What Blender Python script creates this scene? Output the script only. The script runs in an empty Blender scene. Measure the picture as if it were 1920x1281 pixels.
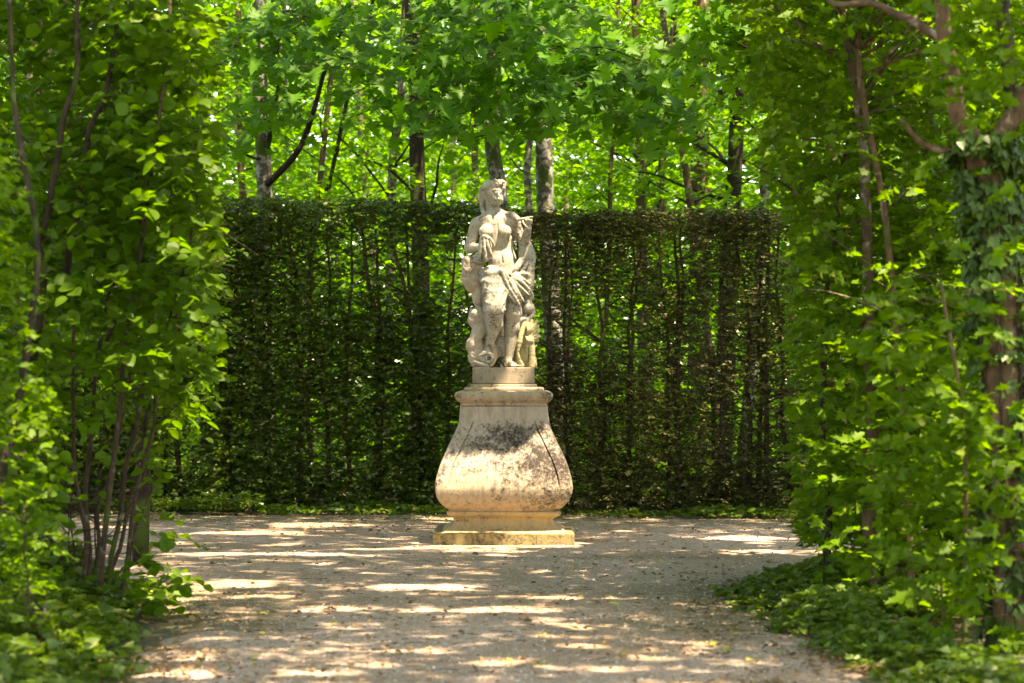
import bpy, math
import numpy as np
from mathutils import Matrix, Vector

# ------------------------------------------------------------ camera, light, exposure
scene = bpy.context.scene
COL = scene.collection
F = 4533.0                       # focal length in photograph pixels (1920 wide)
CAM_H = 1.6
cam_data = bpy.data.cameras.new('camera')
cam = bpy.data.objects.new('camera', cam_data)
COL.objects.link(cam)
scene.camera = cam
cam_data.sensor_width = 36.0
cam_data.lens = 36.0 * F / 1920.0
cam_data.clip_start = 0.2
cam_data.clip_end = 600.0
cam.location = (0, 0, CAM_H)
cam.rotation_euler = (math.radians(90) + math.atan(59.5 / F), 0, 0)
cam_data.dof.use_dof = True
cam_data.dof.focus_distance = 22.9
cam_data.dof.aperture_fstop = 2.5

SUN = np.array([0.27, -0.26, 1.0])          # direction towards the sun
SUN = SUN / np.linalg.norm(SUN)
sun_el = math.asin(SUN[2])
sun_az = math.atan2(SUN[0], SUN[1])
world = bpy.data.worlds.new('World')
scene.world = world
world.use_nodes = True
wn = world.node_tree
wn.nodes.clear()
sky = wn.nodes.new('ShaderNodeTexSky')
sky.sky_type = 'NISHITA'
sky.sun_disc = False
sky.sun_elevation = sun_el
sky.sun_rotation = sun_az
bg = wn.nodes.new('ShaderNodeBackground')
bg.inputs['Strength'].default_value = 0.15
wo = wn.nodes.new('ShaderNodeOutputWorld')
wn.links.new(sky.outputs[0], bg.inputs['Color'])
wn.links.new(bg.outputs[0], wo.inputs['Surface'])

sun_data = bpy.data.lights.new('sun', 'SUN')
sun_data.energy = 3.6
sun_data.angle = math.radians(0.55)
sun_data.color = (1.0, 0.93, 0.82)
sun_ob = bpy.data.objects.new('sun', sun_data)
COL.objects.link(sun_ob)
sun_ob.rotation_euler = Vector(SUN).to_track_quat('Z', 'Y').to_euler()
sun_ob.location = (6, -6, 30)

scene.view_settings.view_transform = 'Standard'
scene.view_settings.look = 'None'
scene.view_settings.exposure = 2.85
try:
    scene.view_settings.use_white_balance = True      # the photograph is balanced warm, for open shade
    scene.view_settings.white_balance_temperature = 9000
    scene.view_settings.white_balance_tint = 10
except Exception:
    pass
scene.view_settings.gamma = 1.0
scene.view_settings.use_curve_mapping = False
scene.render.film_transparent = False
try:
    scene.cycles.max_bounces = 12
    scene.cycles.diffuse_bounces = 6
    scene.cycles.transmission_bounces = 8
    scene.cycles.sample_clamp_indirect = 6
except Exception:
    pass

# ------------------------------------------------------------ helpers
R = np.random.default_rng(7)

def at(px, py, Y):
    return np.array([(px - 960.0) / F * Y, Y, CAM_H + (700.0 - py) / F * Y])

def gr(px, py):
    Y = CAM_H * F / (py - 700.0)
    return np.array([(px - 960.0) / F * Y, Y])

def hsh(i, j, k, seed=0):
    with np.errstate(over='ignore'):
        n = (i.astype(np.int64) * 374761393 + j.astype(np.int64) * 668265263 + k.astype(np.int64) * 2147483647 + seed * 974634777)
        n = (n ^ (n >> 13)) * 1274126177
        n = n ^ (n >> 16)
    return (n & 0xffff) / 65535.0

def vnoise(p, seed=0):
    p = np.asarray(p, float)
    f = np.floor(p).astype(np.int64)
    t = p - f
    t = t * t * (3 - 2 * t)
    out = 0
    for dx in (0, 1):
        for dy in (0, 1):
            for dz in (0, 1):
                w = (t[..., 0] if dx else 1 - t[..., 0]) * (t[..., 1] if dy else 1 - t[..., 1]) * (t[..., 2] if dz else 1 - t[..., 2])
                out = out + w * hsh(f[..., 0] + dx, f[..., 1] + dy, f[..., 2] + dz, seed)
    return out

def fbm(p, seed=0, o=3):
    s, a, tot = 0, 1.0, 0
    for i in range(o):
        s = s + a * vnoise(np.asarray(p) * (2 ** i), seed + i * 17)
        tot += a
        a *= 0.5
    return s / tot

def tag(o, label=None, cat=None, group=None, kind=None):
    if label: o['label'] = label
    if cat: o['category'] = cat
    if group: o['group'] = group
    if kind: o['kind'] = kind
    return o

def empty(name, loc, label=None, cat=None, group=None):
    o = bpy.data.objects.new(name, None)
    o.empty_display_size = 0.2
    o.location = loc
    COL.objects.link(o)
    return tag(o, label, cat, group)

def link(name, me, mat=None, parent=None, kind=None):
    """vertices are in world coordinates; with a parent they are kept in place"""
    o = bpy.data.objects.new(name, me)
    COL.objects.link(o)
    if mat and not me.materials: me.materials.append(mat)
    if parent:
        o.parent = parent
        o.matrix_parent_inverse = Matrix.Translation(-root_loc(parent))
    if kind: o['kind'] = kind
    return o

def root_loc(p):
    v = Vector((0, 0, 0))
    while p:
        v += p.location
        p = p.parent
    return v

def mesh_np(name, V, faces_flat, k, smooth=False):
    """V (n,3); faces_flat (m,k)"""
    me = bpy.data.meshes.new(name)
    V = np.ascontiguousarray(V, np.float32)
    Fc = np.ascontiguousarray(faces_flat, np.int32)
    m = len(Fc)
    me.vertices.add(len(V))
    me.vertices.foreach_set('co', V.ravel())
    me.loops.add(m * k)
    me.loops.foreach_set('vertex_index', Fc.ravel())
    me.polygons.add(m)
    me.polygons.foreach_set('loop_start', np.arange(0, m * k, k, dtype=np.int32))
    me.polygons.foreach_set('loop_total', np.full(m, k, np.int32))
    if smooth:
        me.polygons.foreach_set('use_smooth', np.ones(m, bool))
    me.update(calc_edges=True)
    me.validate()
    return me

def norm(a):
    return a / np.maximum(np.linalg.norm(a, axis=-1, keepdims=True), 1e-9)

# ---- tubes
def tube_arrays(pts, rad, sides=8, rough=0.0, seed=0, cap=True):
    pts = np.asarray(pts, float)
    n = len(pts)
    rad = np.broadcast_to(np.asarray(rad, float), (n,))
    T = norm(np.gradient(pts, axis=0))
    ref = np.array([0.31, 0.17, 0.93]) if abs(T[:, 2].mean()) < 0.8 else np.array([0.9, 0.3, 0.1])
    A = norm(np.cross(T, ref))
    B = np.cross(T, A)
    th = np.arange(sides) / sides * 2 * math.pi
    ring = A[:, None] * np.cos(th)[None, :, None] + B[:, None] * np.sin(th)[None, :, None]
    rr = rad[:, None] * np.ones((1, sides))
    if rough:
        q = pts[:, None] + ring * rad[:, None, None]
        rr = rr * (1 + rough * (fbm(q * (0.8 / max(rad.max(), 1e-3)) ** 0.5 * 4, seed) - 0.5) * 2)
    V = (pts[:, None] + ring * rr[..., None]).reshape(-1, 3)
    i = np.arange(n - 1)[:, None] * sides
    j = np.arange(sides)[None]
    a = i + j
    b = i + (j + 1) % sides
    Q = np.stack([a, b, b + sides, a + sides], -1).reshape(-1, 4)
    if cap:
        V = np.vstack([V, pts[:1], pts[-1:]])
        c0 = n * sides
        jj = np.arange(sides)
        Q = np.vstack([Q, np.stack([np.full(sides, c0), (jj + 1) % sides, jj, jj], -1)[:, [0, 1, 2, 2]] * 1,
                       np.stack([np.full(sides, c0 + 1), (n - 1) * sides + jj, (n - 1) * sides + (jj + 1) % sides, (n - 1) * sides + (jj + 1) % sides], -1)])
    return V, Q

class MB:
    def __init__(s):
        s.V, s.T, s.n = [], [], 0
    def add(s, V, Q):
        Q = np.asarray(Q)
        if Q.shape[1] == 4:
            T = np.vstack([Q[:, [0, 1, 2]], Q[:, [0, 2, 3]]])
            bad = (T[:, 0] == T[:, 1]) | (T[:, 1] == T[:, 2]) | (T[:, 0] == T[:, 2])
            T = T[~bad]
        else:
            T = Q
        s.V.append(np.asarray(V)); s.T.append(T + s.n); s.n += len(V)
        return s
    def tube(s, pts, rad, sides=8, rough=0, seed=0):
        return s.add(*tube_arrays(pts, rad, sides, rough, seed))
    def box(s, x0, x1, y0, y1, z0, z1):
        V = [(x, y, z) for x in (x0, x1) for y in (y0, y1) for z in (z0, z1)]
        Q = [(0, 1, 3, 2), (4, 6, 7, 5), (0, 4, 5, 1), (2, 3, 7, 6), (0, 2, 6, 4), (1, 5, 7, 3)]
        return s.add(np.array(V), np.array(Q))
    def mesh(s, name, smooth=True):
        return mesh_np(name, np.vstack(s.V), np.vstack(s.T), 3, smooth)

def curve(ctrl, n=16):
    """smooth polyline through control points (Catmull-Rom)"""
    c = np.asarray(ctrl, float)
    if len(c) == 2:
        t = np.linspace(0, 1, n)[:, None]
        return c[0] * (1 - t) + c[1] * t
    P = np.vstack([2 * c[0] - c[1], c, 2 * c[-1] - c[-2]])
    seg = np.linspace(0, len(c) - 1 - 1e-6, n)
    i = seg.astype(int)
    t = (seg - i)[:, None]
    p0, p1, p2, p3 = P[i], P[i + 1], P[i + 2], P[i + 3]
    return 0.5 * (2 * p1 + (p2 - p0) * t + (2 * p0 - 5 * p1 + 4 * p2 - p3) * t ** 2 + (3 * p1 - p0 - 3 * p2 + p3) * t ** 3)

def wob(pts, amp, seed):
    n = len(pts)
    k = np.linspace(0, n * 0.35, n)
    off = np.stack([vnoise(np.stack([k, k * 0 + seed, k * 0 + a * 7.3], -1), 5) - 0.5 for a in range(3)], -1)
    off[0] = 0
    return pts + off * amp * 2

# ---- leaves
def fan(outline):
    """fan of triangles round a centre on the midrib, slightly folded"""
    o = np.array(outline, float)
    V = [(0.42, 0, 0.0)]
    for x, y in o:
        V.append((x, y, 0.30 * abs(y) - 0.10 * (x - .4) ** 2))
    n = len(o)
    T = [(0, i + 1, (i + 1) % n + 1) for i in range(n)]
    return np.array(V), np.array(T)
L_DIAMOND = (np.array([(0, 0, 0), (.45, -.3, .07), (1, 0, -.03), (.45, .3, .07)]), np.array([(0, 1, 2), (0, 2, 3)]))
L_OVAL = (np.array([(0, 0, 0), (.3, -.33, .1), (.72, -.27, .06), (1, 0, -.08), (.72, .27, .06), (.3, .33, .1)]),
          np.array([(0, 1, 2), (0, 2, 3), (0, 3, 4), (0, 4, 5)]))
L_HAZEL = fan([(0, 0), (.1, -.27), (.33, -.41), (.58, -.42), (.8, -.27), (1, 0), (.8, .27), (.58, .42), (.33, .41), (.1, .27)])
half = [(0, .0), (.03, .14), (-.16, .34), (.02, .36), (.12, .30), (.14, .50), (.36, .66), (.36, .46), (.54, .60), (.50, .22), (.66, .30), (.70, .17), (1.04, 0)]
L_MAPLE = fan([(x, -y) for x, y in half] + [(x, y) for x, y in half[::-1][1:-1]])
hf = [(0, .0), (-.04, .34), (.24, .32), (.42, .50), (.52, .22), (.74, .22), (1.0, 0)]
L_FIELD = fan([(x, -y) for x, y in hf] + [(x, y) for x, y in hf[::-1][1:-1]])
L_IVY = (np.array([(0, 0, 0), (0, -.42, .06), (.5, -.30, .04), (1, 0, -.05), (.5, .30, .04), (0, .42, .06)]),
         np.array([(0, 1, 2), (0, 2, 3), (0, 3, 4), (0, 4, 5)]))
L_NEEDLE = (np.array([(0, 0, 0), (.5, -.12, 0), (1, 0, 0), (.5, .12, 0)]), np.array([(0, 1, 2), (0, 2, 3)]))

def frames(d, nrm):
    X = norm(d)
    Z = norm(nrm - (nrm * X).sum(-1, keepdims=True) * X + 1e-6)
    Y = np.cross(Z, X)
    return X, Y, Z

def leaf_mesh(name, pos, d, nrm, size, tpl, mat, parent=None, kind='stuff', wid=None):
    X, Y, Z = frames(d, nrm)
    V, T = tpl
    n = len(pos)
    s = np.broadcast_to(np.asarray(size, float), (n,))[:, None, None]
    W = pos[:, None] + s * (V[None, :, 0:1] * X[:, None] + V[None, :, 1:2] * Y[:, None] + V[None, :, 2:3] * Z[:, None])
    TT = (T[None] + (np.arange(n) * len(V))[:, None, None]).reshape(-1, 3)
    me = mesh_np(name, W.reshape(-1, 3), TT, 3)
    return link(name, me, mat, parent, kind)

LEAF_DATA = {}
def leaf_objects(pos, d, nrm, size, tpl, key, mat, parent, name='leaf'):
    """each leaf an object of its own, sharing mesh data"""
    if key not in LEAF_DATA:
        me = mesh_np('leaf', tpl[0], tpl[1], 3)
        me.materials.append(mat)
        LEAF_DATA[key] = me
    X, Y, Z = frames(d, nrm)
    rl = root_loc(parent)
    for i in range(len(pos)):
        o = bpy.data.objects.new(name, LEAF_DATA[key])
        s = float(size[i])
        o.parent = parent
        m = Matrix(((X[i, 0] * s, Y[i, 0] * s, Z[i, 0] * s, pos[i, 0] - rl.x),
                    (X[i, 1] * s, Y[i, 1] * s, Z[i, 1] * s, pos[i, 1] - rl.y),
                    (X[i, 2] * s, Y[i, 2] * s, Z[i, 2] * s, pos[i, 2] - rl.z), (0, 0, 0, 1)))
        o.matrix_basis = m
        COL.objects.link(o)

def sprays(C, k, length, size, rng, up=1.0, spread=0.55, out=None, droop=0.25, svar=0.3):
    """C twig origins (n,3) -> leaves set alternately along each twig"""
    n = len(C)
    az = rng.uniform(0, 2 * math.pi, n)
    D = np.stack([np.cos(az), np.sin(az), rng.uniform(-.35, .3, n)], -1)
    if out is not None: D = norm(D + out)
    Ln = length * rng.uniform(.6, 1.3, n)
    S = norm(np.cross(D, [0, 0, 1.0]))
    tn = norm(np.stack([rng.normal(0, spread * .55, n), rng.normal(0, spread * .55, n), np.full(n, up)], -1))
    t = (np.arange(k) + .6) / k
    side = np.where(np.arange(k) % 2, 1., -1.)
    P = C[:, None] + D[:, None] * (Ln[:, None] * t[None])[..., None]
    P[..., 2] -= droop * Ln[:, None] * t[None] ** 2
    d = D[:, None] * 0.55 + S[:, None] * side[None, :, None] * 0.8 + rng.normal(0, .28, (n, k, 3))
    d[..., 2] -= droop
    N = tn[:, None] + rng.normal(0, spread * .5, (n, k, 3))
    sz = size * rng.uniform(1 - svar, 1 + svar, (n, k))
    tips = np.stack([C, C + D * Ln[:, None] - np.array([0, 0, 1.]) * (droop * Ln)[:, None]], 1)
    return P.reshape(-1, 3), d.reshape(-1, 3), N.reshape(-1, 3), sz.reshape(-1), tips

def twigs_mesh(name, tips, r, mat, parent, kind='stuff'):
    mb = MB()
    n = len(tips)
    A, B = tips[:, 0], tips[:, 1]
    T = norm(B - A)
    S = norm(np.cross(T, [0.1, 0.2, 1.0])); U = np.cross(T, S)
    th = np.array([0, 2.094, 4.189])
    ring = S[:, None] * np.cos(th)[None, :, None] + U[:, None] * np.sin(th)[None, :, None]
    V = np.concatenate([A[:, None] + ring * r, B[:, None] + ring * r * .35], 1).reshape(-1, 3)
    q = np.array([(0, 1, 4, 3), (1, 2, 5, 4), (2, 0, 3, 5)])
    Q = (q[None] + (np.arange(n) * 6)[:, None, None]).reshape(-1, 4)
    me = mesh_np(name, V, Q, 4)
    return link(name, me, mat, parent, kind)

def join_twigs(tips, skel, rng, f=0.5):
    """twigs reach from the nearest point of the given stems (k,3)"""
    return tips

def pick(arrs, idx):
    return [a[idx] for a in arrs]

def split_near(arrs, n, tpl, key, mat, parent, stuff_name, cond=None):
    """the n leaves that show largest become parts of their own, the rest one stuff part"""
    pos = arrs[0]
    sc = arrs[3] / pos[:, 1]
    px = 960 + F * pos[:, 0] / pos[:, 1]
    py = 700 - F * (pos[:, 2] - CAM_H) / pos[:, 1]
    inn = (px > 5) & (px < 1915) & (py > 5) & (py < 1276)
    if cond is not None: inn &= cond(px, py)
    key_ = np.where(inn, sc, -1)
    order = np.argsort(-key_)
    near = order[:n][key_[order[:n]] > 0]
    rest = np.setdiff1d(np.arange(len(pos)), near)
    leaf_objects(*pick(arrs, near), tpl, key, mat, parent)
    if len(tpl[1]) < 8 or len(rest) < 15000:
        leaf_mesh(stuff_name, *pick(arrs, rest), tpl, mat, parent)
        return
    # leaves outside the frame or deep inside the crown get a simpler outline
    front = rest[(inn[rest]) & (pos[rest, 1] < np.percentile(pos[rest, 1], 42))]
    back = np.setdiff1d(rest, front)
    leaf_mesh(stuff_name, *pick(arrs, front), tpl, mat, parent)
    leaf_mesh(stuff_name, *pick(arrs, back), L_OVAL if tpl is L_HAZEL else L_IVY, mat, parent)

# ------------------------------------------------------------ materials
def new_mat(name):
    m = bpy.data.materials.new(name)
    m.use_nodes = True
    nt = m.node_tree
    nt.nodes.clear()
    out = nt.nodes.new('ShaderNodeOutputMaterial')
    return m, nt, out
def N(nt, t, **kw):
    n = nt.nodes.new(t)
    for k, v in kw.items(): setattr(n, k, v)
    return n
def ramp(nt, fac, stops, interp='LINEAR'):
    r = N(nt, 'ShaderNodeValToRGB')
    e = r.color_ramp.elements
    r.color_ramp.interpolation = interp
    while len(e) < len(stops): e.new(0.5)
    for el, (p, c) in zip(e, stops):
        el.position = p
        el.color = (*c, 1) if len(c) == 3 else c
    nt.links.new(fac, r.inputs[0])
    return r.outputs[0]
def noise(nt, vec, scale, detail=4, rough=0.55, dist=0.0):
    n = N(nt, 'ShaderNodeTexNoise')
    n.inputs['Scale'].default_value = scale
    n.inputs['Detail'].default_value = detail
    n.inputs['Roughness'].default_value = rough
    n.inputs['Distortion'].default_value = dist
    if vec is not None: nt.links.new(vec, n.inputs['Vector'])
    return n.outputs[0]
def mix(nt, fac, a, b, mode='MIX'):
    m = N(nt, 'ShaderNodeMix', data_type='RGBA', blend_type=mode)
    for i, s in ((0, fac), (6, a), (7, b)):
        if hasattr(s, 'is_output') or isinstance(s, bpy.types.NodeSocket): nt.links.new(s, m.inputs[i])
        else: m.inputs[i].default_value = s if i == 0 else (*s, 1)
    return m.outputs[2]
def mathn(nt, op, a, b=None, c=None):
    m = N(nt, 'ShaderNodeMath', operation=op)
    for i, s in enumerate((a, b, c)):
        if s is None: continue
        if isinstance(s, bpy.types.NodeSocket): nt.links.new(s, m.inputs[i])
        else: m.inputs[i].default_value = s
    return m.outputs[0]

def leaf_mat(name, dark, light, trans, rough=0.42, tmix=0.45, spec=0.5, yellow=None):
    m, nt, out = new_mat(name)
    geo = N(nt, 'ShaderNodeNewGeometry')
    oi = N(nt, 'ShaderNodeObjectInfo')
    rnd = mathn(nt, 'FRACT', mathn(nt, 'ADD', geo.outputs['Random Per Island'], oi.outputs['Random']))
    col = ramp(nt, rnd, [(0.0, dark), (0.75, light), (0.97, light), (1.0, yellow or light)])
    big = noise(nt, geo.outputs['Position'], 0.9, 2)
    f = N(nt, 'ShaderNodeMapRange'); nt.links.new(big, f.inputs[0])
    f.inputs[1].default_value = .35; f.inputs[2].default_value = .65; f.inputs[3].default_value = .75; f.inputs[4].default_value = 1.3
    hs = N(nt, 'ShaderNodeHueSaturation'); nt.links.new(col, hs.inputs['Color']); nt.links.new(f.outputs[0], hs.inputs['Value'])
    p = N(nt, 'ShaderNodeBsdfPrincipled')
    nt.links.new(hs.outputs[0], p.inputs['Base Color'])
    p.inputs['Roughness'].default_value = rough
    p.inputs['Specular IOR Level'].default_value = spec
    tr = N(nt, 'ShaderNodeBsdfTranslucent')
    tc = mix(nt, rnd, tuple(x * .75 for x in trans), trans)
    nt.links.new(tc, tr.inputs['Color'])
    ms = N(nt, 'ShaderNodeMixShader')
    ms.inputs[0].default_value = tmix
    nt.links.new(p.outputs[0], ms.inputs[1]); nt.links.new(tr.outputs[0], ms.inputs[2])
    nt.links.new(ms.outputs[0], out.inputs[0])
    return m

def bark_mat(name, dark, mid, pale, pale_amt, scale=6, moss=0.0):
    m, nt, out = new_mat(name)
    geo = N(nt, 'ShaderNodeNewGeometry')
    mp = N(nt, 'ShaderNodeMapping')
    mp.inputs['Scale'].default_value = (1, 1, 0.35)
    nt.links.new(geo.outputs['Position'], mp.inputs[0])
    n1 = noise(nt, mp.outputs[0], scale * 3, 6, .65)
    n2 = noise(nt, geo.outputs['Position'], scale, 5, .6, .4)
    base = ramp(nt, n1, [(.32, dark), (.62, mid)])
    a = 0.72 - pale_amt * .3
    pm = ramp(nt, n2, [(a - .06, (0, 0, 0)), (a + .03, (1, 1, 1))])
    c = mix(nt, pm, base, pale)
    if moss:
        n3 = noise(nt, geo.outputs['Position'], 2.2, 5, .6)
        mm = ramp(nt, n3, [(.62 - moss * .3, (0, 0, 0)), (.7 - moss * .3, (1, 1, 1))])
        c = mix(nt, mm, c, (.05, .075, .012))
    p = N(nt, 'ShaderNodeBsdfPrincipled')
    nt.links.new(c, p.inputs['Base Color'])
    p.inputs['Roughness'].default_value = .85
    p.inputs['Specular IOR Level'].default_value = .2
    b = N(nt, 'ShaderNodeBump'); b.inputs['Strength'].default_value = .8; b.inputs['Distance'].default_value = .012
    nt.links.new(n1, b.inputs['Height']); nt.links.new(b.outputs[0], p.inputs['Normal'])
    nt.links.new(p.outputs[0], out.inputs[0])
    return m

M_HAZEL = leaf_mat('hazel_leaf', (.036, .080, .004), (.068, .138, .007), (.16, .34, .006), rough=.5, spec=.18, yellow=(.16, .20, .03))
M_FIELD = leaf_mat('field_maple_leaf', (.040, .088, .004), (.082, .152, .008), (.20, .39, .006), rough=.5, spec=.18, yellow=(.16, .20, .03))
M_MAPLE = leaf_mat('maple_leaf', (.032, .115, .006), (.065, .175, .010), (.20, .48, .006), rough=.5, tmix=.5, spec=.2)
M_HEDGE = leaf_mat('hedge_leaf', (.038, .070, .008), (.090, .135, .015), (.12, .20, .008), rough=.38, tmix=.25, spec=.5, yellow=(.12, .05, .02))
M_YEW = leaf_mat('yew_leaf', (.052, .056, .010), (.120, .120, .024), (.05, .08, .01), rough=.5, tmix=.2, spec=.3, yellow=(.13, .05, .02))
M_WOOD = leaf_mat('woodland_leaf', (.035, .10, .006), (.075, .17, .010), (.20, .44, .008), rough=.5, tmix=.55, spec=.4, yellow=(.2, .26, .03))
M_IVY = leaf_mat('ivy_leaf', (.028, .060, .010), (.060, .110, .016), (.08, .15, .01), rough=.45, tmix=.25, spec=.3)
M_GC = leaf_mat('ground_cover_leaf', (.045, .09, .006), (.09, .145, .010), (.16, .28, .01), rough=.5, tmix=.35, yellow=(.2, .2, .03))
M_CANOPY = leaf_mat('canopy_leaf', (.03, .08, .01), (.055, .13, .018), (.10, .26, .012), rough=.5, tmix=.35)
M_LITTER = leaf_mat('dry_leaf', (.10, .055, .025), (.26, .16, .07), (.2, .12, .05), rough=.8, tmix=.2, yellow=(.38, .34, .05))
M_YELLOWLEAF = leaf_mat('yellow_leaf', (.33, .32, .04), (.45, .42, .08), (.4, .4, .05), rough=.6, tmix=.3)

B_PALE = bark_mat('bark_lichen', (.035, .028, .021), (.10, .082, .062), (.27, .26, .22), .60, 11, .3)
B_DARK = bark_mat('bark_dark', (.014, .010, .007), (.045, .030, .019), (.12, .10, .08), .2, 6, .12)
B_BROWN = bark_mat('bark_brown', (.045, .028, .017), (.13, .08, .048), (.30, .25, .19), .35, 6, .2)
B_STEM = bark_mat('bark_stem', (.024, .016, .010), (.065, .042, .026), (.15, .12, .09), .25, 14, .1)
B_HEDGE = bark_mat('bark_hedge', (.025, .016, .010), (.075, .048, .030), (.16, .12, .085), .2, 8, .3)
B_WARM = bark_mat('bark_warm', (.05, .03, .016), (.15, .085, .043), (.26, .20, .14), .3, 8, .3)
# ------------------------------------------------------------ ground
def ground_material():
    m, nt, out = new_mat('forest_floor')
    geo = N(nt, 'ShaderNodeNewGeometry')
    n1 = noise(nt, geo.outputs['Position'], 14, 6, .7)
    n2 = noise(nt, geo.outputs['Position'], .8, 3)
    c = ramp(nt, n1, [(.3, (.035, .022, .012)), (.55, (.10, .065, .035)), (.75, (.17, .12, .06))])
    g = ramp(nt, n2, [(.45, (0, 0, 0)), (.6, (1, 1, 1))])
    c = mix(nt, g, c, (.05, .075, .02))
    p = N(nt, 'ShaderNodeBsdfPrincipled'); p.inputs['Roughness'].default_value = .95
    nt.links.new(c, p.inputs['Base Color'])
    b = N(nt, 'ShaderNodeBump'); b.inputs['Distance'].default_value = .03
    nt.links.new(n1, b.inputs['Height']); nt.links.new(b.outputs[0], p.inputs['Normal'])
    nt.links.new(p.outputs[0], out.inputs[0])
    return m

def gravel_material():
    m, nt, out = new_mat('gravel')
    geo = N(nt, 'ShaderNodeNewGeometry')
    pos = geo.outputs['Position']
    v = N(nt, 'ShaderNodeTexVoronoi'); v.inputs['Scale'].default_value = 44
    nt.links.new(pos, v.inputs['Vector'])
    cell = N(nt, 'ShaderNodeSeparateColor'); nt.links.new(v.outputs['Color'], cell.inputs[0])
    stone = ramp(nt, cell.outputs[0], [(0, (.12, .078, .058)), (.3, (.30, .205, .148)), (.7, (.46, .33, .25)), (1, (.62, .50, .42))])
    fine = noise(nt, pos, 75, 4, .8)
    stone = mix(nt, .5, stone, ramp(nt, fine, [(.36, (.055, .036, .026)), (.64, (.66, .48, .375))]))
    # trodden earth and leaf dust, in broad patches
    big = noise(nt, pos, .55, 5, .6, .5)
    dirt = ramp(nt, big, [(.45, (0, 0, 0)), (.62, (.8, .8, .8))])
    c = mix(nt, dirt, stone, (.26, .175, .11))
    # moss, only near the verges (attribute) broken by noise
    at_ = N(nt, 'ShaderNodeAttribute'); at_.attribute_name = 'verge'
    n3 = noise(nt, pos, 7, 6, .7)
    mv = mathn(nt, 'MULTIPLY', at_.outputs['Fac'], ramp(nt, n3, [(.38, (0, 0, 0)), (.56, (1, 1, 1))]))
    c = mix(nt, mv, c, (.075, .085, .022))
    mv2 = mathn(nt, 'MULTIPLY', at_.outputs['Fac'], ramp(nt, noise(nt, pos, 26, 5, .7), [(.5, (0, 0, 0)), (.6, (.8, .8, .8))]))
    c = mix(nt, mv2, c, (.085, .05, .024))
    p = N(nt, 'ShaderNodeBsdfPrincipled'); p.inputs['Roughness'].default_value = .9
    p.inputs['Specular IOR Level'].default_value = .25
    nt.links.new(c, p.inputs['Base Color'])
    h = mathn(nt, 'ADD', mathn(nt, 'MULTIPLY', v.outputs['Distance'], -1.0), mathn(nt, 'MULTIPLY', fine, .5))
    b = N(nt, 'ShaderNodeBump'); b.inputs['Distance'].default_value = .008; b.inputs['Strength'].default_value = 1
    nt.links.new(h, b.inputs['Height']); nt.links.new(b.outputs[0], p.inputs['Normal'])
    nt.links.new(p.outputs[0], out.inputs[0])
    return m
M_GRAVEL = gravel_material()

xs = np.concatenate([[-260, -120, -60], np.arange(-30, 31, 1.5), [60, 120, 260]])
ys = np.concatenate([[-60, -20], np.arange(-6, 90, 1.5), [120, 200, 400]])
X_, Y_ = np.meshgrid(xs, ys, indexing='ij')
Z_ = -0.012 - 0.02 * fbm(np.stack([X_ * .4, Y_ * .4, X_ * 0], -1), 3)
beyond = np.clip((Y_ - 30) / 8, 0, 1)
Z_ += beyond * (.5 * (fbm(np.stack([X_ * .09, Y_ * .09, X_ * 0], -1), 9) - .5))
nx, ny = len(xs), len(ys)
ii = np.arange(nx - 1)[:, None] * ny + np.arange(ny - 1)[None]
Qg = np.stack([ii, ii + ny, ii + ny + 1, ii + 1], -1).reshape(-1, 4)
floor_ob = link('ground', mesh_np('ground', np.stack([X_, Y_, Z_], -1).reshape(-1, 3), Qg, 4, True), ground_material())
floor_ob['kind'] = 'structure'

# gravel outline: avenue from the camera that widens into a round clearing with a cross path
HEDGE_Y = 27.6
def gravel_sd(x, y):
    """>0 inside the gravel"""
    wob_ = (fbm(np.stack([x * .9, y * .9, x * 0], -1), 21) - .5) * .5 + (fbm(np.stack([x * 4, y * 4, x * 0], -1), 22) - .5) * .16
    left = np.interp(y, [-10, 12, 15, 17, 18.2, 19.5, 60], [-1.9, -1.82, -2.0, -2.3, -2.9, -9, -9])
    right = np.interp(y, [-10, 12, 15, 17, 18.3, 19.2, 19.8, 60], [1.75, 1.68, 1.62, 1.5, 1.75, 2.6, 9, 9])
    far = 27.3 + 0.012 * (x + 1) ** 2 - np.clip(x - .2, 0, 3) * .38
    return np.minimum(np.minimum(x - left, right - x), far - y) + wob_
gx = np.linspace(-9, 9, 181); gy = np.concatenate([np.linspace(-8, 11, 40), np.linspace(11.1, 29, 270)])
GX, GY = np.meshgrid(gx, gy, indexing='ij')
SD = gravel_sd(GX, GY)
GZ = 0.012 * (fbm(np.stack([GX * .8, GY * .8, GX * 0], -1), 31) - .5) + np.clip(SD * .12, -.06, 0.004)
ny2 = len(gy)
ii = np.arange(len(gx) - 1)[:, None] * ny2 + np.arange(ny2 - 1)[None]
Qg = np.stack([ii, ii + ny2, ii + ny2 + 1, ii + 1], -1).reshape(-1, 4)
keep = (SD.reshape(-1)[Qg] > -.45).any(1)
me = mesh_np('gravel_path', np.stack([GX, GY, GZ], -1).reshape(-1, 3), Qg[keep], 4, True)
att = me.attributes.new('verge', 'FLOAT', 'POINT')
dfar = 27.3 - GY
vv = np.clip(1 - SD / .9, 0, 1) * (GY > 15)
vv = np.maximum(vv, np.clip((GY - 24.6) / 2.0, 0, 1) * 1.0)
band = np.exp(-((GY - 20.9 - .12 * GX) / .35) ** 2) * .45
att.data.foreach_set('value', np.maximum(vv, band).astype(np.float32).ravel()[:len(me.vertices)])
path = link('gravel_path', me, M_GRAVEL)
path['kind'] = 'structure'

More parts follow.
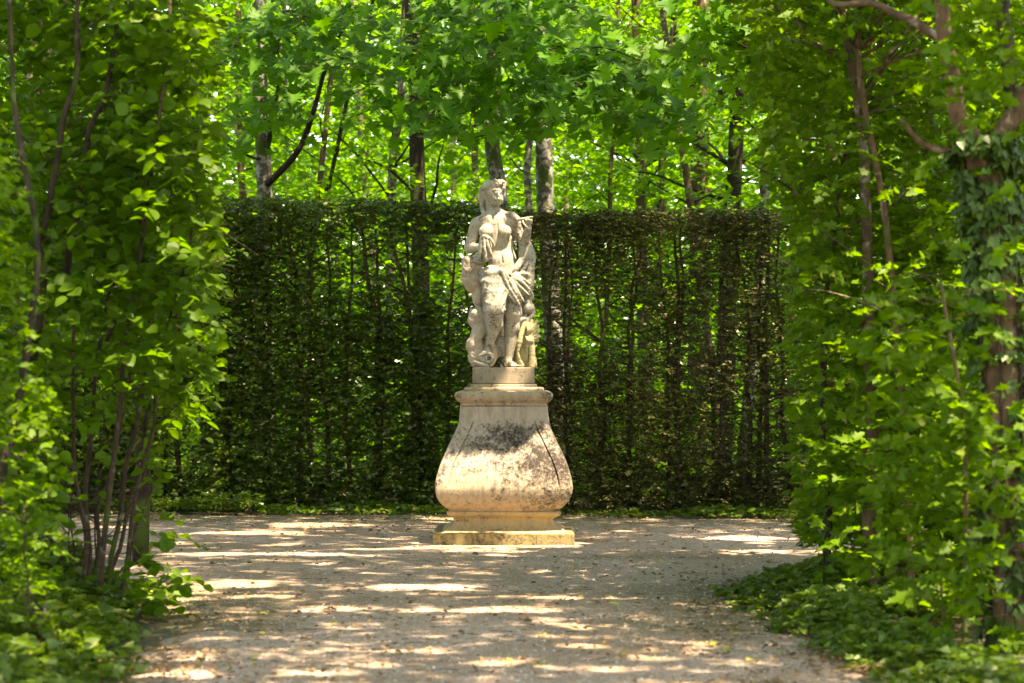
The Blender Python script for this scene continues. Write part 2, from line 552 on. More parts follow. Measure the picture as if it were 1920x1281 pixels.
# loose stones standing proud of the gravel
def scatter_ground(n, rng, xr, yr, cond):
    x = rng.uniform(*xr, n); y = 1 / rng.uniform(1 / yr[1], 1 / yr[0], n)
    k = cond(x, y)
    return x[k], y[k]
sx, sy = scatter_ground(62000, R, (-6, 6), (11.5, 27.5), lambda x, y: (gravel_sd(x, y) > 0) & (np.abs(x) < .235 * y))
n = len(sx)
a = R.uniform(0, 6.28, n)
r = R.uniform(.004, .011, n) * np.where(R.random(n) < .04, 1.7, 1)
th = np.arange(5) / 5 * 6.283
ring = np.stack([np.cos(th[None] + a[:, None]) * R.uniform(.7, 1.25, (n, 5)), np.sin(th[None] + a[:, None]) * R.uniform(.7, 1.25, (n, 5)), np.full((n, 5), -.3)], -1)
top = np.stack([R.normal(0, .25, n), R.normal(0, .25, n), R.uniform(.5, .9, n)], -1)[:, None]
gz = .012 * (fbm(np.stack([sx * .8, sy * .8, sx * 0], -1), 31) - .5) + .004
V = np.concatenate([top, ring], 1) * r[:, None, None] + np.stack([sx, sy, gz], -1)[:, None]
T = np.array([(0, i + 1, (i + 1) % 5 + 1) for i in range(5)])
me = mesh_np('gravel_stones', V.reshape(-1, 3), (T[None] + (np.arange(n) * 6)[:, None, None]).reshape(-1, 3), 3)
m, nt, out = new_mat('gravel_stone')
geo = N(nt, 'ShaderNodeNewGeometry')
p = N(nt, 'ShaderNodeBsdfPrincipled'); p.inputs['Roughness'].default_value = .8
nt.links.new(ramp(nt, geo.outputs['Random Per Island'], [(0, (.12, .085, .065)), (.35, (.29, .21, .16)), (.8, (.46, .36, .29)), (1, (.70, .60, .52))]), p.inputs['Base Color'])
nt.links.new(p.outputs[0], out.inputs[0])
link('gravel_stones', me, m, None, 'stuff')

# dry leaf litter: dust of brown leaves, denser along the verges
lx, ly = scatter_ground(60000, R, (-7, 7), (11.5, 29.5), lambda x, y: (R.random(len(x)) < (.25 + 2.2 * np.clip(fbm(np.stack([x * 1.6, y * 1.6, x * 0], -1), 77) - .42, 0, 1) * 2) * np.clip(.13 + np.exp(-np.maximum(gravel_sd(x, y), 0) / .5) * .8 + .25 * (y > 24), 0, 1)))
n = len(lx)
d = np.stack([R.normal(0, 1, n), R.normal(0, 1, n), R.normal(0, .15, n)], -1)
nn = np.stack([R.normal(0, .35, n), R.normal(0, .35, n), np.ones(n)], -1)
leaf_mesh('leaf_litter', np.stack([lx, ly, .018 + R.uniform(0, .012, n)], -1), d, nn, R.uniform(.012, .05, n) * np.where(R.random(n) < .06, 1.5, 1), L_OVAL, M_LITTER)
twx, twy = scatter_ground(1500, R, (-5, 5), (11.5, 27.5), lambda x, y: (gravel_sd(x, y) > -.3) & (R.random(len(x)) < .4))
ta = R.uniform(0, 6.28, len(twx)); tl = R.uniform(.03, .14, len(twx))
p0_ = np.stack([twx, twy, np.full(len(twx), .018)], -1)
twigs_mesh('twig_litter', np.stack([p0_, p0_ + np.stack([np.cos(ta) * tl, np.sin(ta) * tl, R.uniform(0, .01, len(twx))], -1)], 1), .003, B_STEM, None)
# ------------------------------------------------------------ pedestal
def stone_material(name, base, warm, dark_lo, dark_amt, ochre=None, bump=.006, scale=1.0, streak=.6, crease_dark=0.0):
    m, nt, out = new_mat(name)
    tc = N(nt, 'ShaderNodeNewGeometry')
    pos = tc.outputs['Position']
    sep = N(nt, 'ShaderNodeSeparateXYZ'); nt.links.new(pos, sep.inputs[0])
    n1 = noise(nt, pos, 5 * scale, 6, .65, .3)
    n2 = noise(nt, pos, 38 * scale, 5, .7)
    n3 = mathn(nt, 'ADD', mathn(nt, 'MULTIPLY', noise(nt, pos, 3.1 * scale, 7, .75, .5), .45), mathn(nt, 'MULTIPLY', noise(nt, pos, 17 * scale, 8, .82), .55))
    c = mix(nt, ramp(nt, n1, [(.35, (0, 0, 0)), (.65, (1, 1, 1))]), base, warm)
    c = mix(nt, .35, c, ramp(nt, n2, [(.25, tuple(x * .55 for x in base)), (.75, tuple(min(1, x * 1.25) for x in base))]))
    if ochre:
        # warm bounce light painted in as an ochre tint towards the foot
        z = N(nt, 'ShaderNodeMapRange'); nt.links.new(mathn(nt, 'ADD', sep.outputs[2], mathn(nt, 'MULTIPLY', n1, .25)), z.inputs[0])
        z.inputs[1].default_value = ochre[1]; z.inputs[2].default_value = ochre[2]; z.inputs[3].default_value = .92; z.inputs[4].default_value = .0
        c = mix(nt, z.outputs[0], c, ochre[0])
    if streak:
        ms = N(nt, 'ShaderNodeMapping'); ms.inputs['Scale'].default_value = (1, 1, .13); nt.links.new(pos, ms.inputs[0])
        st = noise(nt, ms.outputs[0], 21, 6, .7)
        c = mix(nt, ramp(nt, st, [(.46, (0, 0, 0)), (.72, (streak, streak, streak))]), c, (.17, .14, .115))
        pits = N(nt, 'ShaderNodeTexVoronoi'); pits.inputs['Scale'].default_value = 55; nt.links.new(pos, pits.inputs['Vector'])
        c = mix(nt, ramp(nt, pits.outputs['Distance'], [(.10, (.75, .75, .75)), (.2, (0, 0, 0))]), c, (.14, .11, .08))
    if crease_dark:
        c = mix(nt, ramp(nt, mathn(nt, 'ADD', tc.outputs['Pointiness'], mathn(nt, 'MULTIPLY', mathn(nt, 'SUBTRACT', n1, .5), .10)), [(.40, (crease_dark, crease_dark, crease_dark)), (.495, (0, 0, 0))]), c, (.12, .10, .065))  # darker in concave creases, broken up by noise
    # black lichen / soot crust: patches, denser inside the given height band
    if dark_amt:
        f = n3
        if dark_lo:
            lo, hi, cx = dark_lo
            b = N(nt, 'ShaderNodeMapRange'); nt.links.new(sep.outputs[2], b.inputs[0])
            b.inputs[1].default_value = lo; b.inputs[2].default_value = lo + .22; b.inputs[3].default_value = 0; b.inputs[4].default_value = .09
            b2 = N(nt, 'ShaderNodeMapRange'); nt.links.new(sep.outputs[2], b2.inputs[0])
            b2.inputs[1].default_value = hi; b2.inputs[2].default_value = hi + .15; b2.inputs[3].default_value = 0; b2.inputs[4].default_value = .16
            x = N(nt, 'ShaderNodeMapRange'); nt.links.new(sep.outputs[0], x.inputs[0])
            x.inputs[1].default_value = -.3; x.inputs[2].default_value = .3; x.inputs[3].default_value = -.02 * cx; x.inputs[4].default_value = .05 * cx
            f = mathn(nt, 'ADD', mathn(nt, 'SUBTRACT', mathn(nt, 'ADD', n3, b.outputs[0]), b2.outputs[0]), x.outputs[0])
        fine = mathn(nt, 'MULTIPLY', mathn(nt, 'SUBTRACT', n2, .5), .42)
        f = mathn(nt, 'ADD', f, fine)
        dk = ramp(nt, f, [(dark_amt - .01, (0, 0, 0)), (dark_amt + .04, (.5, .5, .5)), (dark_amt + .13, (.97, .97, .97))])
        c = mix(nt, dk, c, (.030, .023, .020))
    p = N(nt, 'ShaderNodeBsdfPrincipled')
    nt.links.new(c, p.inputs['Base Color'])
    p.inputs['Roughness'].default_value = .88
    p.inputs['Specular IOR Level'].default_value = .25
    b = N(nt, 'ShaderNodeBump'); b.inputs['Strength'].default_value = .8; b.inputs['Distance'].default_value = bump
    nt.links.new(mathn(nt, 'ADD', n2, mathn(nt, 'MULTIPLY', n1, .8)), b.inputs['Height'])
    nt.links.new(b.outputs[0], p.inputs['Normal'])
    nt.links.new(p.outputs[0], out.inputs[0])
    return m
BOUNCE_OCHRE = (.47, .33, .17)
S_BODY = stone_material('pedestal_stone', (.46, .385, .32), (.40, .31, .23), (.50, 1.08, 1.1), .54, (BOUNCE_OCHRE, .32, .86))
S_FOOT = stone_material('foot_stone', (.45, .33, .17), (.38, .28, .14), None, .55, (BOUNCE_OCHRE, .3, .6))
S_SLAB = stone_material('slab_stone', (.34, .26, .12), (.22, .19, .08), None, .50)
S_CORN = stone_material('cornice_stone', (.44, .35, .25), (.44, .31, .17), None, .52)
S_PLINTH = stone_material('plinth_stone', (.34, .28, .22), (.30, .23, .15), None, .55)

PX, PY = -0.077, 23.14        # pedestal centre on the ground
PS = 1.026
def square_loft(prof, z_groove=None, corner=.02, m=11, seed=0, closed=True, rough=.004):
    """prof: list of (z, half width). plan: square with pilaster strips at the corners, set off by a groove"""
    mb = MB()
    prof = np.asarray(prof, float)
    rings = []
    for z, hw in prof:
        c = min(corner, hw * .3)
        s = []
        g = hw - .125 if z_groove else None
        base = np.linspace(-(hw - c), hw - c, m)
        if g:
            base = np.sort(np.concatenate([np.linspace(-(g - .02), g - .02, m), [-(hw - c), -(g + .012), -g, g, g + .012, hw - c, -(g + .06), g + .06]]))
        for t in base:
            dd = 0
            if g:
                e = np.clip((z - z_groove[0]) / .05, 0, 1) * np.clip((z_groove[1] - z) / .05, 0, 1)
                if abs(abs(t) - g) < 1e-6: dd = .022 * e
                elif abs(t) < g: dd = .005 * e
                dd -= .018 * (1 - (t / hw) ** 2)           # faces swell a little in plan
            s.append((t, -(hw - dd)))
        side = np.array(s)
        ring = []
        for q in range(4):
            ca, sa = [(1, 0), (0, 1), (-1, 0), (0, -1)][q]
            ring.append(np.stack([side[:, 0] * ca - side[:, 1] * sa, side[:, 0] * sa + side[:, 1] * ca], -1))
        ring = np.vstack(ring)
        rings.append(np.column_stack([ring, np.full(len(ring), z)]))
    K = len(rings[0])
    V = np.vstack(rings)
    V += (fbm(V * 9, seed)[:, None] - .5) * rough * 2 * norm(V * [1, 1, 0] + 1e-6)
    i = np.arange(len(prof) - 1)[:, None] * K; j = np.arange(K)[None]
    a = i + j; b = i + (j + 1) % K
    Q = np.stack([a, b, b + K, a + K], -1).reshape(-1, 4)
    mb.add(V, Q)
    nt_ = len(V)
    top = np.arange(K) + (len(prof) - 1) * K
    T = []
    Vc = np.array([[0, 0, prof[-1, 0]], [0, 0, prof[0, 0]]])
    mb.add(np.vstack([V[-K:], Vc[:1]]), np.array([(q, (q + 1) % K, K) for q in range(K)]))
    mb.add(np.vstack([V[:K], Vc[1:]]), np.array([((q + 1) % K, q, K) for q in range(K)]))
    return mb

def prof_uv(pts, dens=4):
    """(u half width, v) of the photograph's crop -> smooth (z, hw)"""
    pts = np.array(pts, float)
    z = (342 - pts[:, 1] / 3.371) / 201 * PS
    hw = pts[:, 0] / 677.6 * PS
    c = curve(np.stack([z, hw], -1), (len(pts) - 1) * dens + 1)
    return c[::-1] if c[0, 0] > c[-1, 0] else c

ped = empty('pedestal', (PX, PY, 0), 'swelling square stone pedestal with ochre bounce light painted in below and black stains, standing on the gravel under the statue', 'pedestal')
def ped_part(name, mb, mat, auto=True, ang=38):
    for k in range(len(mb.V)):
        mb.V[k] = mb.V[k] + np.array([PX, PY, 0])
    me = mb.mesh(name, True)
    o = link(name, me, mat, ped)
    try:
        me.set_sharp_from_angle(angle=math.radians(ang))
    except Exception:
        pass
    return o
# base slab of four dressed stones round a core, joint in the front face at a third
zb = 0.108 * PS; w = .640 * PS; jx = -.285
def bevbox(x0, x1, y0, y1, z0, z1, b=.008, seed=0):
    mb = MB()
    nx = max(2, int((x1 - x0) / .04)); 
    # bevelled box through a lofted profile of rectangles
    rings = []
    for z, i in ((z0, b), (z0 + b, 0), ((z0 + z1) / 2, 0), (z1 - b, 0), (z1, b)):
        xs_ = np.linspace(x0 + i, x1 - i, nx); ys_ = np.linspace(y0 + i, y1 - i, nx)
        rg = [(x, y0 + i) for x in xs_[:-1]] + [(x1 - i, y) for y in ys_[:-1]] + [(x, y1 - i) for x in xs_[::-1][:-1]] + [(x0 + i, y) for y in ys_[::-1][:-1]]
        rings.append([(x, y, z) for x, y in rg])
    K = len(rings[0]); V = np.array(rings).reshape(-1, 3)
    c = np.array([(x0 + x1) / 2, (y0 + y1) / 2, 0])
    V = V + (fbm(V * 11 + seed, seed)[:, None] - .5) * .010 * norm((V - c) * [1, 1, 0])
    i = np.arange(4)[:, None] * K; j = np.arange(K)[None]
    a = i + j; b_ = i + (j + 1) % K
    mb.add(V, np.stack([a, b_, b_ + K, a + K], -1).reshape(-1, 4))
    mb.add(np.vstack([V[-K:], [[c[0], c[1], z1]]]), np.array([(q, (q + 1) % K, K) for q in range(K)]))
    return mb
for k, (x0, x1, y0, y1) in enumerate([(-w, jx - .002, -w, 0), (jx + .002, .300, -w, .1), (.304, w, -w, .1), (-w, .1, .004, w), (.104, w, .104, w)]):
    ped_part('base_stone', bevbox(x0, x1, y0, y1, -.03, zb, .007, k + 3), S_SLAB)
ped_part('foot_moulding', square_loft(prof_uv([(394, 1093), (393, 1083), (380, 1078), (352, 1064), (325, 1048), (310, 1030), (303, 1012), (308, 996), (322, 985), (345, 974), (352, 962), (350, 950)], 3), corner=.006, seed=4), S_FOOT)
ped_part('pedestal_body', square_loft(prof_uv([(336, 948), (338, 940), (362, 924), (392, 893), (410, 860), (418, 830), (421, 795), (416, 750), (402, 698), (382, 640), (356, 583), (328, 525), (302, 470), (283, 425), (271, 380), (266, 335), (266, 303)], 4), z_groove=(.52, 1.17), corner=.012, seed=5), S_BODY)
ped_part('cornice', square_loft(prof_uv([(262, 303), (270, 297), (270, 284), (276, 276), (292, 266), (302, 250), (306, 236), (302, 222), (290, 211), (270, 206)], 3), corner=.02, seed=6), S_CORN)
ped_part('cap_slab', square_loft(prof_uv([(244, 206), (248, 200), (248, 190), (240, 184), (212, 182), (208, 178), (206, 168), (200, 164)], 2), corner=.006, seed=7), S_CORN)
# ------------------------------------------------------------ statue (signed-distance sculpting, then surface nets)
STX, STY = PX - .004, PY
zpl0 = (342 - 163 / 3.371) / 201 * PS
zpl1 = (342 - 60 / 3.371) / 201 * PS
SU = PS / 660.0
def P(u, v, y=0.0):
    return np.array([(u - 541) * SU, y * PS, (1205 - v) * SU])

class Sdf:
    def __init__(s, lo, hi, h):
        s.h = h
        s.lo = np.array(lo, float)
        s.n = np.ceil((np.array(hi) - s.lo) / h).astype(int) + 1
        s.d = np.full(s.n, 0.12, np.float32)
    def _win(s, lo, hi, m):
        a = np.clip(np.floor((lo - m - s.lo) / s.h).astype(int), 0, s.n)
        b = np.clip(np.ceil((hi + m - s.lo) / s.h).astype(int) + 1, 0, s.n)
        ax = [s.lo[i] + np.arange(a[i], b[i]) * s.h for i in range(3)]
        G = np.stack(np.meshgrid(*ax, indexing='ij'), -1)
        return (slice(a[0], b[0]), slice(a[1], b[1]), slice(a[2], b[2])), G
    def _mix(s, w, nd, k, sub=False):
        o = s.d[w]
        if sub:
            h = np.maximum(k - np.abs(o + nd), 0) / k
            s.d[w] = np.maximum(o, -nd) + h * h * k * .25
        else:
            h = np.maximum(k - np.abs(o - nd), 0) / k
            s.d[w] = np.minimum(o, nd) - h * h * k * .25
    def cap(s, a, b, ra, rb=None, k=.02, sub=False, sq=None):
        rb = ra if rb is None else rb
        a, b = np.asarray(a, float), np.asarray(b, float)
        r = max(ra, rb)
        w, G = s._win(np.minimum(a, b) - r, np.maximum(a, b) + r, .06)
        if min(G.shape[:3]) == 0: return s
        ab = b - a
        t = np.clip(((G - a) @ ab) / max(ab @ ab, 1e-9), 0, 1)
        q = G - a - t[..., None] * ab
        if sq is not None: q = q / np.array(sq)
        nd = np.linalg.norm(q, axis=-1) - (ra + (rb - ra) * t)
        s._mix(w, nd, k, sub)
        return s
    def path(s, pts, r, k=.012, n=None, sub=False):
        pts = np.asarray(pts, float)
        c = curve(pts, n or (len(pts) - 1) * 4 + 1)
        rr = np.interp(np.linspace(0, 1, len(c)), np.linspace(0, 1, len(r)), r) if hasattr(r, '__len__') else np.full(len(c), r)
        for i in range(len(c) - 1):
            s.cap(c[i], c[i + 1], rr[i], rr[i + 1], k, sub)
        return s
    def ell(s, c, r, k=.02, rot=0.0, sub=False, ry=0.0):
        c, r = np.asarray(c, float), np.asarray(r, float)
        m = r.max()
        w, G = s._win(c - m, c + m, .06)
        if min(G.shape[:3]) == 0: return s
        q = G - c
        if rot:   # rotation in the x-z plane
            ca, sa = math.cos(rot), math.sin(rot)
            q = np.stack([q[..., 0] * ca - q[..., 2] * sa, q[..., 1], q[..., 0] * sa + q[..., 2] * ca], -1)
        if ry:    # rotation in the x-y plane
            ca, sa = math.cos(ry), math.sin(ry)
            q = np.stack([q[..., 0] * ca + q[..., 1] * sa, -q[..., 0] * sa + q[..., 1] * ca, q[..., 2]], -1)
        k0 = np.linalg.norm(q / r, axis=-1)
        k1 = np.linalg.norm(q / (r * r), axis=-1)
        nd = k0 * (k0 - 1) / np.maximum(k1, 1e-6)
        s._mix(w, nd, k, sub)
        return s
    def rough(s, amp, freq, seed=0, o=3):
        near = np.abs(s.d) < .05
        idx = np.argwhere(near)
        p = s.lo + idx * s.h
        s.d[near] += ((fbm(p * freq, seed, o) - .5) * 2 * amp).astype(np.float32)
        return s
    def mesh(s, name, origin, relax=2):
        d = s.d
        ins = d < 0
        n = np.array(d.shape)
        c = np.zeros(n - 1, np.int8)
        for dx in (0, 1):
            for dy in (0, 1):
                for dz in (0, 1):
                    c += ins[dx:n[0] - 1 + dx, dy:n[1] - 1 + dy, dz:n[2] - 1 + dz]
        act = np.argwhere((c > 0) & (c < 8))
        ids = -np.ones(n - 1, np.int32)
        ids[tuple(act.T)] = np.arange(len(act))
        acc = np.zeros((len(act), 3)); cnt = np.zeros(len(act))
        corners = np.array([(x, y, z) for x in (0, 1) for y in (0, 1) for z in (0, 1)])
        for i in range(8):
            for j in range(i + 1, 8):
                if np.abs(corners[i] - corners[j]).sum() != 1: continue
                A = act + corners[i]; B = act + corners[j]
                da = d[tuple(A.T)]; db = d[tuple(B.T)]
                m = (da < 0) != (db < 0)
                t = np.where(m, da / np.where(m, da - db, 1), 0)
                p = A + (corners[j] - corners[i]) * t[:, None]
                acc[m] += p[m]; cnt[m] += 1
        V = acc / cnt[:, None] * s.h + s.lo + origin
        quads = []
        for ax in range(3):
            b1, b2 = [(1, 2), (2, 0), (0, 1)][ax]
            sl0 = [slice(None)] * 3; sl1 = [slice(None)] * 3
            sl0[ax] = slice(0, -1); sl1[ax] = slice(1, None)
            cr = ins[tuple(sl0)] != ins[tuple(sl1)]
            e = np.argwhere(cr)
            e = e[(e[:, b1] > 0) & (e[:, b2] > 0) & (e[:, b1] < n[b1] - 1) & (e[:, b2] < n[b2] - 1)]
            u = np.zeros(3, int); u[b1] = 1
            w = np.zeros(3, int); w[b2] = 1
            q = np.stack([ids[tuple((e - u - w).T)], ids[tuple((e - w).T)], ids[tuple(e.T)], ids[tuple((e - u).T)]], -1)
            flip = ~ins[tuple(e.T)]
            q[flip] = q[flip][:, ::-1]
            quads.append(q)
        Q = np.vstack(quads)
        Q = Q[(Q >= 0).all(1)]
        E = np.vstack([Q[:, [0, 1]], Q[:, [1, 2]], Q[:, [2, 3]], Q[:, [3, 0]]])
        for _ in range(relax):
            sm = np.zeros_like(V); ct = np.zeros(len(V))
            np.add.at(sm, E[:, 0], V[E[:, 1]]); np.add.at(ct, E[:, 0], 1)
            np.add.at(sm, E[:, 1], V[E[:, 0]]); np.add.at(ct, E[:, 1], 1)
            V = V * .5 + .5 * sm / ct[:, None]
        return mesh_np(name, V, Q, 4, True)

def u_(x): return x * SU
stat = empty('statue', (STX, STY, zpl0), 'weathered stone statue of a draped standing woman with wreathed hair, on the pedestal', 'statue')
ORG = np.array([STX, STY, zpl1])
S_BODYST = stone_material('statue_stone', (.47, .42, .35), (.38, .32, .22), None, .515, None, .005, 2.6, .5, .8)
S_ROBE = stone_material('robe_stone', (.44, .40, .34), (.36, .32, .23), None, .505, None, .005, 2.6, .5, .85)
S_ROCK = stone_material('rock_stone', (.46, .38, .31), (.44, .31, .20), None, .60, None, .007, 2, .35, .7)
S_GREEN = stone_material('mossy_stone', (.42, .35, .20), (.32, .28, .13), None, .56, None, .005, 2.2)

def lay(o): return link(o[0], o[1], o[2], stat)
# plinth block
pl = bevbox(-.286 * PS, .286 * PS, -.27, .27, zpl0 + .003, zpl1, .006, 9)
for k in range(len(pl.V)): pl.V[k] = pl.V[k] + np.array([PX - .004, PY, 0])
me = pl.mesh('statue_plinth', True); me.set_sharp_from_angle(angle=math.radians(35))
link('statue_plinth', me, S_PLINTH, stat)

H = .0062
# ---- the figure
b = Sdf((-.44, -.36, -.03), (.40, .26, 1.86), H)
# torso in contrapposto
b.cap(P(486, 330, .01), P(515, 430, .0), u_(92), u_(74), .05, sq=(1.05, .86, 1))
b.cap(P(515, 430, .0), P(535, 530, -.01), u_(74), u_(70), .05, sq=(1.08, .86, 1))
b.cap(P(532, 560, -.01), P(545, 640, 0), u_(78), u_(98), .06, sq=(1.06, .9, 1))
b.cap(P(392, 312, .02), P(590, 292, .01), u_(40), u_(42), .05)
b.cap(P(470, 285, .03), P(510, 285, .03), u_(58), u_(58), .05)
b.ell(P(432, 372, -.10), (u_(42), u_(34), u_(42)), .03)
b.ell(P(548, 372, -.10), (u_(42), u_(34), u_(42)), .03)
b.ell(P(532, 560, -.085), (u_(55), u_(28), u_(60)), .05)          # belly
b.cap(P(497, 300, -.105), P(535, 560, -.125), .006, .006, .02, sub=True)   # median line
b.ell(P(535, 560, -.13), (.007, .012, .007), .01, sub=True)        # navel
b.path([P(470, 285, -.07), P(430, 292, -.06), P(390, 300, -.03)], [.012, .01], .02)
# neck and head, turned to her left
b.cap(P(468, 200, .02), P(482, 290, .02), u_(40), u_(48), .03)
hc = P(470, 122, 0.0)
b.ell(hc, (u_(66), u_(80), u_(72)), .02)
b.ell(P(496, 158, -.055), (u_(42), u_(44), u_(52)), .02)
b.ell(P(500, 196, -.075), (u_(24), u_(24), u_(20)), .015)          # chin
b.ell(P(520, 172, -.06), (u_(18), u_(28), u_(26)), .02)
b.cap(P(508, 118, -.125), P(513, 152, -.145), .008, .013, .009)    # nose
b.ell(P(487, 130, -.125), (.018, .012, .012), .008, sub=True)      # eye sockets
b.ell(P(526, 130, -.105), (.014, .014, .012), .008, sub=True)
b.ell(P(487, 131, -.110), (.011, .009, .008), .003)
b.ell(P(525, 131, -.097), (.010, .009, .008), .003)
b.cap(P(472, 118, -.117), P(500, 116, -.132), .006, .006, .008)    # brows
b.cap(P(514, 116, -.130), P(534, 120, -.105), .006, .006, .008)
b.cap(P(494, 172, -.125), P(522, 172, -.118), .0065, .0065, .004)  # lips
b.cap(P(497, 180, -.120), P(519, 180, -.115), .0065, .0065, .004)
b.cap(P(493, 176, -.134), P(524, 176, -.126), .0022, .0022, .003, sub=True)
# arm at viewer's left: elbow out, forearm across, hand clasping the cloth
b.cap(P(372, 322, .02), P(330, 470, .015), u_(38), u_(31), .03)
b.cap(P(330, 470, .015), P(408, 468, -.14), u_(31), u_(21), .02)
b.ell(P(424, 446, -.165), (.022, .016, .032), .012, rot=.3)
for q, (du, dv) in enumerate([(0, 0), (13, -3), (26, 2), (37, 10)]):
    b.path([P(412 + du * .8, 432 + dv * .4, -.175), P(412 + du, 408 + dv, -.192), P(416 + du, 396 + dv, -.178), P(420 + du, 404 + dv, -.160)], [.0095, .0085, .008, .0065], .004, 7)
b.path([P(408, 452, -.175), P(398, 430, -.185), P(402, 414, -.185)], [.011, .009], .006, 5)
# arm at viewer's right: elbow low, forearm raised, hand before the shoulder
b.cap(P(598, 300, .0), P(668, 445, .02), u_(40), u_(32), .03)
b.cap(P(668, 445, .02), P(692, 356, -.13), u_(33), u_(22), .02)
b.ell(P(694, 332, -.145), (.026, .017, .034), .012)
for q in range(4):
    b.path([P(680 + q * 11, 322, -.160), P(678 + q * 12, 300 + abs(q - 1.3) * 3, -.172), P(674 + q * 12, 290 + abs(q - 1.3) * 4, -.155), P(672 + q * 12, 298 + abs(q - 1.3) * 4, -.140)], [.0095, .0085, .0075, .0065], .004, 7)
b.path([P(680, 345, -.16), P(664, 325, -.165), P(660, 306, -.155)], [.011, .009], .006, 5)
# legs: viewer's right bears the weight, the other knee is bent forward
b.cap(P(592, 650, .0), P(603, 860, -.035), u_(80), u_(52), .04)
b.cap(P(603, 860, -.035), P(598, 960, -.0), u_(50), u_(48), .03)
b.cap(P(598, 960, .0), P(574, 1155, .01), u_(47), u_(25), .03)
b.ell(P(601, 868, -.075), (u_(34), u_(22), u_(38)), .03)
b.cap(P(574, 1160, .01), P(572, 1182, .015), u_(26), u_(26), .02)
b.cap(P(575, 1182, 0), P(606, 1190, -.13), u_(24), u_(17), .02)
for q in range(5):
    b.cap(P(588 + q * 11, 1192, -.12), P(594 + q * 12, 1195, -.165 + q * .008), .0105 - q * .0008, .0085, .004)
b.cap(P(488, 660, -.04), P(487, 850, -.17), u_(84), u_(56), .04)
b.cap(P(487, 850, -.17), P(486, 940, -.11), u_(56), u_(48), .03)
b.cap(P(486, 940, -.11), P(452, 1070, -.055), u_(46), u_(23), .03)
b.cap(P(452, 1072, -.06), P(448, 1098, -.06), u_(25), u_(24), .02)
b.cap(P(448, 1098, -.06), P(420, 1122, -.185), u_(23), u_(15), .02)
for q in range(5):
    b.cap(P(402 + q * 10, 1126 - q * 3, -.18), P(392 + q * 11, 1132 - q * 3, -.215 + abs(q - 3) * .006), .0095, .0075, .004)
b.rough(.0018, 26, 3)
fig = link('figure', b.mesh('figure', ORG, 1), S_BODYST, stat)

# ---- hair with wreath of leaves and flowers
w_ = Sdf((-.34, -.22, 1.40), (.14, .20, 1.90), .0055)
rg = np.random.default_rng(3)
w_.ell(P(466, 118, .02), (u_(61), u_(70), u_(55)), .02)
w_.ell(P(414, 150, .045), (u_(30), u_(38), u_(40)), .015)
for q in range(46):                                # curls over the back and temple
    th = rg.uniform(0, 6.28); ph = rg.uniform(-.2, 1.35)
    x = -abs(math.cos(th)) * math.cos(ph) if rg.random() < .75 else math.cos(th) * math.cos(ph) * .6
    p0 = hc + np.array([x * .092 - .008, .02 + math.sin(th) * math.cos(ph) * .105 * (1 if math.sin(th) > 0 or x < -.35 else .25), math.sin(ph) * .098])
    w_.ell(p0, (.018, .016, .014), .004, rot=rg.uniform(-1, 1))
for q in range(22):                                # wreath round the brow, rising to the front
    a = q / 21 * 3.4 - 2.75
    c0 = P(468 + 72 * math.cos(a + .0), 94 - 20 * math.cos(a) - (8 if q % 2 else 0), .01 + .118 * math.sin(a))
    w_.ell(c0, (.021, .018, .022), .005, rot=rg.uniform(-.9, .9))
    w_.ell(c0 + [0, -.012, .012], (.011, .011, .011), .004)
for c0 in [(540, 66, -.07), (548, 88, -.085), (531, 58, -.03), (512, 60, -.06), (490, 55, -.05), (545, 104, -.09), (552, 74, -.045)]:
    w_.ell(P(*c0), (.019, .017, .020), .005, rot=rg.uniform(-1, 1))
for q, (u0, v0, y0) in enumerate([(404, 185, .06), (416, 205, .05), (424, 228, .03), (414, 245, .02), (428, 258, -.01)]):
    w_.ell(P(u0, v0, y0), (.022, .022, .024), .012)
w_.path([P(410, 190, .03), P(408, 225, .0), P(424, 262, -.03), P(420, 290, -.05)], [.020, .017, .009], .01)
for q in range(30):
    w_.ell(hc + np.array([rg.uniform(-.12, -.02), rg.uniform(-.12, .1), rg.uniform(-.04, .07)]), (.0065, .0065, .0065), .004, sub=True)
w_.rough(.003, 45, 8, 2)
link('wreathed_hair', w_.mesh('wreathed_hair', ORG, 1), S_BODYST, stat)

# ---- drapery
r = Sdf((-.42, -.40, .10), (.40, .26, 1.56), H)
# cloth clasped at the breast, falling in folds over the forearm
for pts, rr in [([(402, 404, -.178), (400, 470, -.185), (392, 540, -.165)], [.010, .016, .020]),
                ([(420, 402, -.182), (424, 470, -.196), (430, 530, -.180), (424, 556, -.17)], [.010, .014, .016, .009]),
                ([(438, 404, -.180), (448, 460, -.192), (470, 522, -.175)], [.009, .013, .011]),
                ([(456, 408, -.172), (474, 440, -.178), (486, 470, -.160)], [.008, .012, .008]),
                ([(362, 548, -.10), (400, 560, -.15), (440, 546, -.165), (468, 520, -.16)], [.015, .014, .012, .009]),
                ([(358, 520, -.06), (392, 520, -.13), (430, 500, -.16)], [.014, .014, .010])]:
    r.path([P(*q) for q in pts], rr, .010)
r.ell(P(428, 470, -.135), (u_(42), .045, u_(78)), .02)
r.ell(P(408, 525, -.12), (u_(46), .040, u_(36)), .02)
